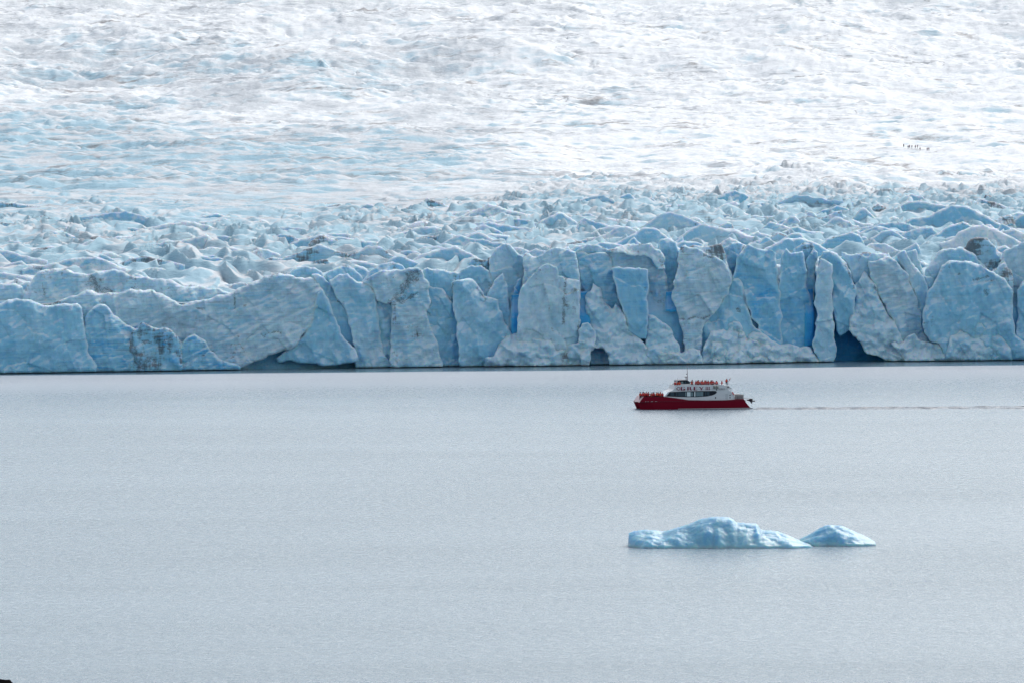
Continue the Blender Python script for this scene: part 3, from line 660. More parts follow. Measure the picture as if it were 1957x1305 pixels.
# --- blocks beyond both ends of the picture, so the front goes on
for sx in (-1, 1):
    x = 131.0 * sx
    for k in range(7):
        w = random.uniform(14, 24); hh = random.uniform(19, 27)
        xa, xb = sorted((x, x + sx * w))
        P = [(xa - 1, 0.22), (xb + 1, 0.22), (xb - 0.5, hh * 0.7), (xb - 3, hh), ((xa + xb) / 2, hh * random.uniform(0.95, 1.1)), (xa + 3, hh * random.uniform(0.85, 1)), (xa, hh * 0.6)]
        dyv = random.uniform(-2, 4); _seed[0] += 1
        block(P, lambda q, d_=dyv: Yf(q) + d_, _seed[0], blue=random.uniform(0.2, 0.5), h=0.5, R=2)
        x += sx * w * 0.93

# ------------------------------------------------------------------ standing ridges behind the front
def ridge_block(px, t, w, hgt, peak=0.5, skew=0.0, sd=0, **kw):
    """one upstanding ridge of ice on the ice field, t metres behind the front"""
    Yb = 1430.0
    for _ in range(5):
        rx, rz = ray(px, 450); X0 = float(rx) * Yb
        Yb = float(Yf(X0 * (1430.0 / Yb if Yb > 1450 else 1.0))) + t
    zb = float(terrain(np.array([X0]), np.array([Yb]))[0])
    zb = max(zb, float(np.interp(t, _tt, _tz)) - 1.0)
    rr = random.Random(sd)
    nx = 7
    top = []
    for i in range(nx + 1):
        f = i / nx
        tri = (f / peak) if f < peak else (1 - f) / (1 - peak)
        tri = tri ** rr.uniform(0.75, 1.15)
        top.append((X0 + (f - 0.5) * w + skew * tri * hgt, zb - 0.8 + tri * hgt + rr.uniform(-0.07, 0.07) * hgt * (0 < i < nx)))
    P = [(top[0][0], zb - 3.5), (top[-1][0], zb - 3.5)] + top[::-1]
    return block(P, lambda x: np.full(np.shape(x), Yb), 400 + sd, h=kw.pop('h', 0.32), thick=kw.pop('thick', 9), drop=0.30, **kw)

rr = random.Random(21)
count = 0
for t_ in (20, 32, 46, 62, 82, 106, 134, 168, 210, 260, 325, 400, 490):
    px = -60.0
    while px < 2020:
        rt = min(1, max(0, (px - 350) / 900.0))
        s = F / (1410 + t_)
        w = (6 + 17 * rr.random() ** 2.0) * (1 + 0.3 * (t_ > 130)) * (1.25 - 0.25 * rt)
        if rr.random() < (0.75 + 0.2 * rt) * (1.0 if t_ < 290 else 0.75) and count < 285:
            hg = (1.5 + 2.9 * rr.random()) * (0.7 + w / 40.0) * (0.62 + 0.60 * rt) * (1.0 if t_ < 230 else 0.8)
            ridge_block(px + rr.uniform(-20, 20), t_ + rr.uniform(-5, 5) * (1 + t_ / 150.0), w, hg, rr.uniform(0.22, 0.78), rr.uniform(-0.7, 0.7), 1000 + count,
                        blue=rr.uniform(0.2, 0.5), dirt=rr.choice([0.0, 0.1, 0.2, 0.35, 0.52]), strat=rr.choice([0.1, 0.4, 0.8]), snow=0.75,
                        R=rr.uniform(0.3, 0.8), name='ice_ridge', relief=0.6, lean=rr.uniform(0.05, 0.6), yaw=rr.uniform(-0.5, 0.5), rough=0.24)
            count += 1
        px += w * s * rr.uniform(0.55, 1.0)
print('ridges', count, 'blocks', _seed[0])
#@@REST
# ------------------------------------------------------------------ icebergs
def iceberg(outline, wl_y, depth, seed, label, blue):
    ox, oy, sc = 1190, 960, 500 / 1957.0
    pts = [(ox + a * sc, oy + b * sc) for a, b in outline]
    _, Yb = on_water(pts[0][0], oy + wl_y * sc)
    Yc = Yb + depth * 0.42
    P = np.array([at(p[0], p[1], Yc) for p in pts])
    zw_ = at(pts[0][0], oy + wl_y * sc, Yc)[1]
    sil_x = P[:, 0]; sil_z = P[:, 1]
    x0, x1 = sil_x.min(), sil_x.max()
    gx = np.arange(x0 - 0.02, x1 + 0.06, 0.085); gy = np.linspace(-0.68, 0.95, 190)
    Xi, Vi = np.meshgrid(gx, gy)
    o_ = np.argsort(sil_x); top = np.interp(Xi, sil_x[o_], sil_z[o_])
    e = np.clip(np.minimum(Xi - x0, x1 - Xi) / 3.0, 0, 1)
    wdt = depth * (0.35 + 0.65 * np.sqrt(e)) * (1 + 0.15 * pn(Xi / 3, Xi * 0 + seed, 4))
    Yi = Yc + Vi * wdt
    vn = np.where(Vi < 0, -Vi / 0.5, Vi / 0.75)
    vn = np.clip(vn + 0.10 * pn(Xi / 1.6, Vi * 3 + seed, 5), 0, 1.15)
    g = np.clip(1 - vn ** 1.7, -0.3, 1)
    hp = chips(Xi / 2.6 + 0.4 * pn(Xi / 2, Yi / 2, 7), Yi / 1.9, 77 + seed)[1]
    hp2 = chips(Xi / 1.0, Yi / 0.8, 83 + seed)[1]
    nz_ = (0.22 * hp + 0.08 * hp2 + 0.10 * fbm(Xi / 1.3, Yi / 1.0, 4, 87 + seed)) * sst(0.0, 0.25, vn) * np.clip(top / 2.0, 0.15, 1)
    Zi = np.maximum(top, 0.1) * g * (1 - 0.12 * vn) + nz_ + 0.25 * sst(0.3, 0.8, vn)
    Zi = np.minimum(Zi, top + (0.06 * pn(Xi / 0.5, Yi / 0.5, 3)))
    skirt = sst(0.97, 1.1, vn); Zi = Zi * (1 - skirt) - 0.9 * skirt
    V = np.stack([Xi, Yi, Zi], -1).reshape(-1, 3)
    o = mesh_obj('iceberg', V, grid_faces(*Xi.shape), BERG, smooth=True)
    o.color = (blue, 0, 0.1, 0.25)
    o['label'] = label; o['category'] = 'iceberg'; o['group'] = 'icebergs drifting on the lake'
    return o
def make_berg():
    m, nt, b = new_mat('clear_blue_ice'); n = N(nt)
    geo = n.add('ShaderNodeNewGeometry'); pos = geo.outputs['Position']
    a = n.noise(pos, 0.45, 5, 0.6, 0.4); f = n.noise(pos, 2.6, 5, 0.65, 0.3)
    c = n.mix(n.ramp(a, 0.36, 0.62), (0.24, 0.49, 0.58, 1), (0.14, 0.40, 0.56, 1))
    c = n.mix(n.math('MULTIPLY', n.ramp(f, 0.50, 0.70), 0.30), c, (0.37, 0.58, 0.66, 1))
    z = n.add('ShaderNodeSeparateXYZ'); n.link(pos, z.inputs[0])
    wl = n.math('SUBTRACT', 1.0, n.ramp(n.math('ADD', z.outputs[2], n.math('MULTIPLY', f, 0.5)), 0.35, 0.9))
    c = n.mix(n.math('MULTIPLY', wl, 0.7), c, (0.33, 0.52, 0.55, 1))
    n.link(c, b.inputs['Base Color'])
    b.inputs['Roughness'].default_value = 0.3
    b.inputs['Subsurface Weight'].default_value = 1.0
    b.inputs['Subsurface Radius'].default_value = (0.15, 0.7, 1.3)
    b.inputs['Subsurface Scale'].default_value = 2.0
    bp = n.add('ShaderNodeBump'); bp.inputs['Strength'].default_value = 1.0; bp.inputs['Distance'].default_value = 0.07
    n.link(n.math('ADD', f, n.math('MULTIPLY', n.noise(pos, 9, 3, 0.6), 0.25)), bp.inputs['Height']); n.link(bp.outputs[0], b.inputs['Normal'])
    return m
BERG = make_berg()
iceberg([(42, 330), (43, 228), (90, 210), (180, 200), (300, 212), (360, 198), (420, 180), (500, 155), (560, 130), (600, 118), (640, 108), (700, 103), (760, 106), (800, 110), (825, 122), (850, 145), (900, 148), (950, 154), (1000, 154), (1015, 168), (1032, 198), (1060, 206), (1110, 206), (1160, 212), (1230, 240), (1300, 270), (1350, 292), (1400, 310), (1428, 335)],
        340, 9.0, 1, 'larger pale blue iceberg with a long humped back', 0.8)
iceberg([(1300, 320), (1330, 268), (1380, 245), (1430, 215), (1480, 185), (1510, 172), (1545, 165), (1600, 168), (1640, 172), (1680, 188), (1720, 205), (1760, 228), (1800, 242), (1850, 268), (1885, 288), (1892, 325)],
        326, 6.5, 2, 'smaller low blue iceberg just right of the larger one', 0.7)

# ------------------------------------------------------------------ wake
def wake_strip(py0, py1, amp, seed, wdt, px0=1446, px1=2700):
    n_ = 240
    V, Fc = [], []
    prof = [(-1.0, -0.05), (-0.45, 0.55), (-0.1, 1.0), (0.3, 0.6), (1.0, -0.05)]
    for i in range(n_):
        f = i / (n_ - 1)
        px = px0 + (px1 - px0) * f
        py = py0 + (py1 - py0) * min(1, f * 2.4)
        X_, Y_ = on_water(px, py)
        Y_ += 0.8 * float(pn(np.array([f * 17.0]), np.array([seed * 1.0]))[0]) + 0.7 * float(pn(np.array([f * 60.0]), np.array([seed * 2.0]))[0])
        a_ = amp * (0.8 + 0.45 * float(pn(np.array([f * 45.0]), np.array([seed * 3.3]))[0])) 
        a_ = max(a_, 0.01)
        for (u, w_) in prof: V.append((X_, Y_ + u * wdt, w_ * a_))
    k = len(prof)
    for i in range(n_ - 1):
        for j in range(k - 1):
            Fc.append((i * k + j, (i + 1) * k + j, (i + 1) * k + j + 1, i * k + j + 1))
    return mesh_obj('wake', V, Fc, WAKEM, smooth=True, kind='structure')
def make_wake():
    m, nt, b = new_mat('wake_water'); n = N(nt)
    b.inputs['Base Color'].default_value = (0.05, 0.09, 0.125, 1); b.inputs['Roughness'].default_value = 0.2; b.inputs['IOR'].default_value = 1.333
    geo = n.add('ShaderNodeNewGeometry')
    bp = n.add('ShaderNodeBump'); bp.inputs['Distance'].default_value = 0.15
    n.link(n.noise(geo.outputs['Position'], 1.8, 4, 0.6), bp.inputs['Height']); n.link(bp.outputs[0], b.inputs['Normal'])
    return m
WAKEM = make_wake()
wake_strip(780.2, 777.2, 0.27, 3, 0.8)
wake_strip(782.0, 780.5, 0.2, 8, 0.7, 1440, 2300)

# ------------------------------------------------------------------ passenger catamaran
CREAM = flat('white_boat_paint', (0.66, 0.68, 0.68), 0.5, 0.2)
RED = flat('dark_red_hull_paint', (0.19, 0.002, 0.016), 0.5, 0.12)
PINK = flat('lit_pink_bow', (0.62, 0.42, 0.42), 0.5)  # pink is light on the raked red bow face, put into the colour
GREY = flat('lit_grey_bow', (0.22, 0.235, 0.23), 0.6)  # grey is light on the far side of the bow, put into the colour
BOOT = flat('pale_boot_stripe', (0.42, 0.41, 0.40), 0.6)
DARK = flat('dark_window_tint', (0.006, 0.012, 0.022), 0.25, 0.25)
PANE = flat('blue_grey_pane', (0.02, 0.05, 0.07), 0.2, 0.4)
PALEP = flat('pale_daylight_pane', (0.66, 0.76, 0.76), 0.35)  # pale colour stands in for daylight seen through the cabin
MIDP = flat('hazy_pane', (0.14, 0.22, 0.24), 0.2)
LETR = flat('crimson_lettering', (0.22, 0.010, 0.05), 0.5)
LINE = flat('grey_line_print', (0.28, 0.27, 0.30), 0.6)
METAL = flat('weathered_metal', (0.30, 0.29, 0.29), 0.5, 0.5, 0.3)
BLACK = flat('black_rubber', (0.015, 0.012, 0.02), 0.6)
REDB = flat('signal_red', (0.55, 0.03, 0.04), 0.5)
K = 0.01519
bx_ = lambda zx: (zx - 170) * K
bz_ = lambda zy: (645 - zy) * K
X0b, Y0b = on_water(1194 + 170 * 0.14308, 690 + 645 * 0.14308)
boat = bpy.data.objects.new('passenger_catamaran', None); COL.objects.link(boat)
YAW = rad(8)
boat.location = (X0b, Y0b, 0); boat.rotation_euler = (0, 0, YAW)
boat['label'] = 'red and white passenger catamaran crossing the lake below the ice cliff'
boat['category'] = 'boat'
BEAM = 7.2
def prism(name, pts, y0, y1, mat, parent=boat, zoom=True, inset=None):
    P = [(bx_(a), bz_(b)) if zoom else (a, b) for a, b in pts]
    n_ = len(P)
    V = [(p[0], y0, p[1]) for p in P] + [(p[0], y1, p[1]) for p in P]
    Fc = [tuple(range(n_)), tuple(range(2 * n_ - 1, n_ - 1, -1))] + [(i, i + n_, (i + 1) % n_ + n_, (i + 1) % n_) for i in range(n_)]
    o = mesh_obj(name, V, Fc, mat, parent)
    bm = bmesh.new(); bm.from_mesh(o.data); bmesh.ops.recalc_face_normals(bm, faces=bm.faces[:]); bm.to_mesh(o.data); bm.free()
    return o
def lbox(name, x0, x1, y0, y1, z0, z1, mat, parent=boat):
    return prism(name, [(x0, z0), (x1, z0), (x1, z1), (x0, z1)], y0, y1, mat, parent, zoom=False)
def rod(name, pts, r, mat, parent=boat, n_=6):
    V, Fc = [], []
    for i, p in enumerate(pts):
        p = Vector(p); q = Vector(pts[min(i + 1, len(pts) - 1)]) - Vector(pts[max(i - 1, 0)])
        q.normalize(); u = q.orthogonal().normalized(); w_ = q.cross(u)
        rr_ = r[i] if isinstance(r, (list, tuple)) else r
        for k in range(n_):
            a_ = 2 * math.pi * k / n_
            V.append(p + (u * math.cos(a_) + w_ * math.sin(a_)) * rr_)
    for i in range(len(pts) - 1):
        for k in range(n_):
            Fc.append((i * n_ + k, i * n_ + (k + 1) % n_, (i + 1) * n_ + (k + 1) % n_, (i + 1) * n_ + k))
    Fc += [tuple(range(n_))[::-1], tuple((len(pts) - 1) * n_ + k for k in range(n_))]
    return mesh_obj(name, V, Fc, mat, parent, smooth=True)

# twin lower hulls with sharp raked bows
def lower_hull(yc):
    V, Fc = [], []
    xs_ = np.concatenate([np.linspace(0, 3.0, 12), np.linspace(3.6, 23.6, 14)])
    zs_ = [-0.7, 0.0, 0.55, 1.05, 1.56]
    for z_ in zs_:
        xb = bx_(178) + (1.56 - z_) * 0.42
        xe = bx_(1628) + (1.56 - z_) * 0.85
        for i, x_ in enumerate(xs_):
            f = x_ / 23.6
            X_ = xb + (xe - xb) * f
            hw = 1.12 * min(1, (x_ / 3.0)) ** 0.6 * (0.82 + 0.18 * max(0, z_) / 1.56)
            V.append((X_, yc - hw, z_))
        for i, x_ in enumerate(xs_):
            f = x_ / 23.6
            X_ = xb + (xe - xb) * f
            hw = 1.12 * min(1, (x_ / 3.0)) ** 0.6 * (0.82 + 0.18 * max(0, z_) / 1.56)
            V.append((X_, yc + hw, z_))
    n_ = len(xs_); L = 2 * n_
    for j in range(len(zs_) - 1):
        for i in range(n_ - 1):
            Fc.append((j * L + i, j * L + i + 1, (j + 1) * L + i + 1, (j + 1) * L + i))
            Fc.append((j * L + n_ + i, (j + 1) * L + n_ + i, (j + 1) * L + n_ + i + 1, j * L + n_ + i + 1))
        Fc.append((j * L + n_ - 1, j * L + L - 1, (j + 1) * L + L - 1, (j + 1) * L + n_ - 1))
    for i in range(n_ - 1):
        Fc.append(((len(zs_) - 1) * L + i, (len(zs_) - 1) * L + i + 1, (len(zs_) - 1) * L + n_ + i + 1, (len(zs_) - 1) * L + n_ + i))
    o = mesh_obj('lower_hull', V, Fc, [RED, GREY], boat)
    for p in o.data.polygons:
        c = p.center
        if c.x < bx_(178) + (1.56 - c.z) * 0.42 + 1.1 and p.normal.x < -0.1 and c.y > yc: p.material_index = 1
    return o
for yc in (1.14, BEAM - 1.14): lower_hull(yc)
# upper hull body across both hulls, deck at the foredeck level
UH = [(196, 545), (222, 528), (560, 528), (700, 500), (860, 522), (1100, 527), (1320, 527), (1500, 517), (1612, 513), (1640, 545)]
prism('hull', UH, 0.03, BEAM - 0.03, RED)
side = [(196, 545), (250, 476), (540, 476), (700, 496), (860, 521), (870, 545)]
for y0 in (-0.02, BEAM - 0.08):
    o = prism('bow_bulwark', side, y0, y0 + 0.10, RED)
prism('bow_front', [(192, 549), (198, 549), (254, 472), (246, 472)], -0.02, BEAM + 0.02, PINK)
prism('bow_plank', [(150, 549), (205, 549), (205, 543), (150, 543)], 2.6, 3.4, METAL)
prism('rub_rail', [(205, 548), (860, 532), (1640, 532), (1640, 528), (860, 528), (205, 543)], -0.06, 0.0, flat('dark_red_rail', (0.10, 0.006, 0.02), 0.5))
prism('boot_stripe', [(720, 634), (1715, 627), (1735, 633), (1735, 642), (720, 642)], -0.05, 0.06, BOOT)
for a_, b_ in ((272, 288), (305, 318), (350, 378), (404, 418), (422, 434)):
    prism('hull_mark', [(a_, 540), (b_, 537), (b_, 532), (a_ + 4, 533)], -0.055, -0.03, BOOT)
# lower cabin
CAB = [(540, 476), (602, 408), (640, 396), (672, 373), (1330, 373), (1385, 373), (1480, 457), (1490, 518), (1320, 526), (1100, 526), (860, 521), (700, 495)]
prism('cabin', CAB, 0.28, BEAM - 0.28, CREAM)
# upper-deck bulwark, near side carries the name
for y0 in (0.16, BEAM - 0.26):
    prism('deck_bulwark', [(668, 376), (690, 322), (760, 318), (1270, 318), (1345, 322), (1392, 376)], y0, y0 + 0.10, CREAM)
prism('deck_bulwark', [(666, 376), (688, 322), (696, 322), (674, 376)], 0.26, BEAM - 0.26, CREAM)
# window band with its panes and pillars
band = [(562, 470), (585, 440), (608, 413), (760, 406), (960, 402), (1180, 400), (1232, 402), (1246, 412), (1243, 428), (1220, 445), (1180, 460), (1100, 474), (980, 480), (840, 480), (700, 476), (600, 470)]
wb_ = prism('window_band', band, 0.235, 0.28, DARK)
for (a_, b_, t_, u_, mt) in ((618, 668, 418, 462, PANE), (690, 712, 416, 466, PANE), (722, 806, 414, 468, PANE), (815, 832, 414, 470, MIDP),
                             (842, 890, 414, 472, PALEP), (893, 926, 416, 470, MIDP), (940, 956, 412, 472, PALEP), (966, 1018, 412, 470, MIDP),
                             (1020, 1062, 412, 470, MIDP), (1084, 1104, 411, 464, PANE), (1112, 1148, 410, 460, PANE)):
    o = prism('window_pane', [(a_, u_), (b_, u_), (b_, t_), (a_, t_)], 0.21, 0.235, mt, boat)
prism('windscreen', [(540, 470), (590, 412), (597, 412), (547, 470)], 0.6, BEAM - 0.6, flat('pale_blue_glass', (0.35, 0.52, 0.60), 0.1, 0.7))
# wheelhouse
prism('wheelhouse', [(700, 373), (700, 318), (716, 300), (742, 266), (860, 262), (898, 284), (908, 373)], 1.7, BEAM - 1.7, DARK)
prism('wheelhouse_roof', [(722, 275), (742, 260), (800, 256), (862, 257), (902, 284), (896, 290), (860, 266), (800, 263), (745, 267), (728, 282)], 1.5, BEAM - 1.5, flat('dark_navy_roof', (0.03, 0.035, 0.06), 0.4))
for (a_, b_, mt) in ((738, 766, PANE), (776, 808, MIDP), (826, 846, PANE), (868, 888, PANE)):
    prism('window_pane', [(a_, 304), (b_, 304), (b_, 276), (a_, 276)], 1.66, 1.70, mt)
prism('wheelhouse_base', [(690, 330), (910, 330), (910, 308), (700, 308)], 1.62, 1.66, CREAM)
# mast, radar, aerials
rod('mast', [(bx_(884), 3.4, bz_(262)), (bx_(882), 3.4, bz_(150)), (bx_(880), 3.4, bz_(52))], [0.07, 0.05, 0.022], flat('brown_grey_mast', (0.20, 0.14, 0.15), 0.6))
lbox('radar_scanner', bx_(846), bx_(880), 3.25, 3.5, bz_(226), bz_(214), METAL)
rod('radar_post', [(bx_(866), 3.4, bz_(262)), (bx_(866), 3.4, bz_(222))], 0.09, METAL)
lbox('mast_light', bx_(866), bx_(876), 3.3, 3.45, bz_(189), bz_(180), BLACK)
rod('aerial', [(bx_(744), 3.0, bz_(262)), (bx_(744), 3.0, bz_(232))], 0.02, BLACK)
rod('aerial', [(bx_(938), 2.2, bz_(318)), (bx_(936), 2.2, bz_(240))], 0.015, METAL)
# side rails of the upper deck
for y0 in (0.2, BEAM - 0.2):
    rod('deck_rail', [(bx_(910), y0, bz_(300)), (bx_(1330), y0, bz_(303))], 0.022, METAL)
    for k in range(8): rod('rail_post', [(bx_(912 + 58 * k), y0, bz_(320)), (bx_(912 + 58 * k), y0, bz_(300))], 0.02, METAL)
# letters: ring device, GREY III
def ring(name, cx, cz, rx, rz, th, y, mat):
    V, Fc = [], []; n_ = 28
    for yy in (y, y + 0.03):
        for rr_ in (0, th):
            for k in range(n_):
                a_ = 2 * math.pi * k / n_
                V.append((cx + (rx - rr_) * math.cos(a_), yy, cz + (rz - rr_) * math.sin(a_)))
    for k in range(n_):
        k2 = (k + 1) % n_
        Fc += [(k, k2, n_ + k2, n_ + k), (2 * n_ + k, 3 * n_ + k, 3 * n_ + k2, 2 * n_ + k2), (k, 2 * n_ + k, 2 * n_ + k2, k2), (n_ + k, n_ + k2, 3 * n_ + k2, 3 * n_ + k)]
    return mesh_obj(name, V, Fc, mat, boat)
LY = 0.13
def glyph(polys, name='letter'):
    V, Fc = [], []
    for P in polys:
        o_ = len(V); n_ = len(P)
        V += [(bx_(a_), LY, bz_(b_)) for a_, b_ in P] + [(bx_(a_), LY + 0.028, bz_(b_)) for a_, b_ in P]
        Fc += [tuple(range(o_, o_ + n_)), tuple(range(o_ + 2 * n_ - 1, o_ + n_ - 1, -1))] + [(o_ + i, o_ + i + n_, o_ + (i + 1) % n_ + n_, o_ + (i + 1) % n_) for i in range(n_)]
    o = mesh_obj(name, V, Fc, LETR, boat)
    bm = bmesh.new(); bm.from_mesh(o.data); bmesh.ops.recalc_face_normals(bm, faces=bm.faces[:]); bm.to_mesh(o.data); bm.free()
R4 = lambda a, b, c, d: [(a, b), (c, b), (c, d), (a, d)]
ring('ring_emblem', bx_(727), bz_(367), 0.35, 0.35, 0.10, LY, LETR)
glyph([[(692, 366), (706, 358), (706, 374)]], 'emblem_arrow')
glyph([R4(757, 346, 775, 390), R4(757, 344, 813, 348), R4(757, 387, 813, 391), R4(795, 369, 813, 391), R4(788, 366, 818, 370), R4(808, 344, 813, 355)])          # G
glyph([R4(845, 344, 863, 390), R4(845, 343, 890, 347), R4(845, 364, 890, 368), R4(878, 343, 895, 366), [(874, 366), (890, 366), (908, 390), (890, 390)]])            # R
glyph([R4(932, 344, 950, 390), R4(932, 343, 980, 347), R4(932, 365, 970, 369), R4(932, 387, 980, 391), R4(976, 343, 980, 353), R4(976, 381, 980, 391)])              # E
glyph([[(1002, 344), (1020, 344), (1042, 370), (1034, 376)], [(1056, 344), (1064, 344), (1042, 374), (1036, 368)], R4(1029, 366, 1042, 390)])                       # Y
for a_ in (1096, 1117, 1139): glyph([R4(a_, 343, a_ + 9, 388)])                                                                                                     # III
# faint outlined marks on the aft quarter
for cx_, w_ in ((1294, 14), (1317, 10), (1341, 13)):
    ring('outline_mark', bx_(cx_), bz_(374), w_ * K, 0.17, 0.05, LY + 0.0, LINE)
rod('outline_mark', [(bx_(1306), LY, bz_(366)), (bx_(1326), LY, bz_(384))], 0.025, LINE)
# life raft canisters in their cradle, portlights, door
for k, cx_ in enumerate((1212, 1250)):
    o = rod('liferaft_canister', [(bx_(cx_ - 15), -0.02, bz_(346)), (bx_(cx_ - 13), -0.02, bz_(346)), (bx_(cx_ + 13), -0.02, bz_(346)), (bx_(cx_ + 15), -0.02, bz_(346))], [0.16, 0.27, 0.27, 0.16], flat('grey_green_canister', (0.25, 0.27, 0.24), 0.6), n_=10)
prism('cradle', [(1192, 370), (1275, 370), (1275, 365), (1192, 365)], -0.2, 0.16, METAL)
for cx_, cy_, w_, h_ in ((1230, 492, 6, 11), (1426, 460, 7, 7), (1426, 491, 7, 7), (1244, 385, 7, 7)):
    prism('portlight', [(cx_ - w_, cy_ + h_), (cx_ + w_, cy_ + h_), (cx_ + w_, cy_ - h_), (cx_ - w_, cy_ - h_)], 0.25, 0.28, DARK)
prism('cabin_door', [(1362, 515), (1398, 515), (1398, 440), (1362, 440)], 0.262, 0.28, flat('off_white_door', (0.52, 0.545, 0.55), 0.5))
# aft upper platform with its wing, stairs and struts
prism('aft_platform', [(1330, 373), (1345, 326), (1402, 330), (1452, 366), (1456, 376), (1400, 380)], 0.5, BEAM - 0.5, CREAM)
prism('aft_light', [(1394, 358), (1412, 358), (1412, 342), (1394, 342)], 0.44, 0.5, BLACK)
rod('aft_strut', [(bx_(1447), 0.7, bz_(376)), (bx_(1444), 0.7, bz_(430))], 0.04, METAL)
rod('aft_strut', [(bx_(1408), 0.7, bz_(378)), (bx_(1445), 0.7, bz_(392))], 0.03, METAL)
rod('stair_rail', [(bx_(1338), 0.2, bz_(320)), (bx_(1482), 0.2, bz_(455)), (bx_(1490), 0.2, bz_(515))], 0.05, CREAM)
o = prism('lifebuoy', [(1452, 412), (1462, 414), (1480, 446), (1476, 456), (1466, 448), (1452, 424)], 0.05, 0.25, REDB)
# engine cage and folded stern gear
for y0 in (1.0, 4.4):
    prism('engine_cover', [(1512, 514), (1512, 455), (1620, 455), (1620, 513)], y0, y0 + 1.8, flat('dusty_grey_cover', (0.36, 0.37, 0.37), 0.7))
for k in range(5):
    a_ = 1508 + 27 * k
    rod('cage_bar', [(bx_(a_), 0.9, bz_(514)), (bx_(a_), 0.9, bz_(452))], 0.03, METAL)
for zz_ in (454, 472, 492): rod('cage_bar', [(bx_(1508), 0.88, bz_(zz_)), (bx_(1622), 0.88, bz_(zz_))], 0.03, METAL)
rod('stern_arm', [(bx_(1612), 2.0, bz_(498)), (bx_(1650), 2.0, bz_(510)), (bx_(1690), 2.0, bz_(512)), (bx_(1784), 2.0, bz_(512))], [0.07, 0.06, 0.06, 0.02], METAL)
om = prism('outboard_motor', [(1678, 524), (1680, 538), (1708, 545), (1722, 552), (1742, 578), (1748, 566), (1748, 550), (1784, 552), (1788, 538), (1752, 536), (1754, 516), (1716, 508), (1708, 524)], 1.8, 2.3, BLACK)
# flag on its staff
rod('flag_staff', [(bx_(1438), 3.4, bz_(330)), (bx_(1452, ), 3.4, bz_(275)), (bx_(1472), 3.4, bz_(232))], 0.025, METAL)
prism('flag', [(1446, 278), (1452, 254), (1464, 240), (1472, 236), (1466, 260), (1452, 276)], 3.38, 3.42, flat('faded_pink_flag', (0.50, 0.22, 0.25), 0.7))

# ------------------------------------------------------------------ people
SKIN = flat('skin', (0.45, 0.27, 0.20), 0.6)
def cloth_mat():
    m, nt, b = new_mat('jacket_cloth'); n = N(nt)
    oi = n.add('ShaderNodeObjectInfo'); n.link(oi.outputs['Color'], b.inputs['Base Color'])
    g = n.add('ShaderNodeTexCoord'); bp = n.add('ShaderNodeBump'); bp.inputs['Distance'].default_value = 0.01
    n.link(n.noise(g.outputs['Object'], 14, 3, 0.6), bp.inputs['Height']); n.link(bp.outputs[0], b.inputs['Normal'])
    b.inputs['Roughness'].default_value = 0.8
    return m
CLOTH = cloth_mat()
TROU = flat('dark_trousers', (0.03, 0.032, 0.045), 0.8)
def skin_mesh(name, pts, edges, radii, mats, classify):
    me = bpy.data.meshes.new(name); me.from_pydata(pts, edges, []); me.update()
    o = bpy.data.objects.new('tmp', me); COL.objects.link(o)
    md = o.modifiers.new('Skin', 'SKIN'); md.use_smooth_shade = True
    o.modifiers.new('Sub', 'SUBSURF').levels = 1
    for i, v_ in enumerate(me.skin_vertices[0].data):
        v_.radius = (radii[i], radii[i]) if not isinstance(radii[i], tuple) else radii[i]
        v_.use_root = (i == 0)
    dg = bpy.context.evaluated_depsgraph_get(); dg.update()
    out = bpy.data.meshes.new_from_object(o.evaluated_get(dg)); out.name = name
    bpy.data.objects.remove(o)
    out.materials.clear()
    for m in mats: out.materials.append(m)
    for p in out.polygons: p.material_index = classify(p.center); p.use_smooth = True
    return out
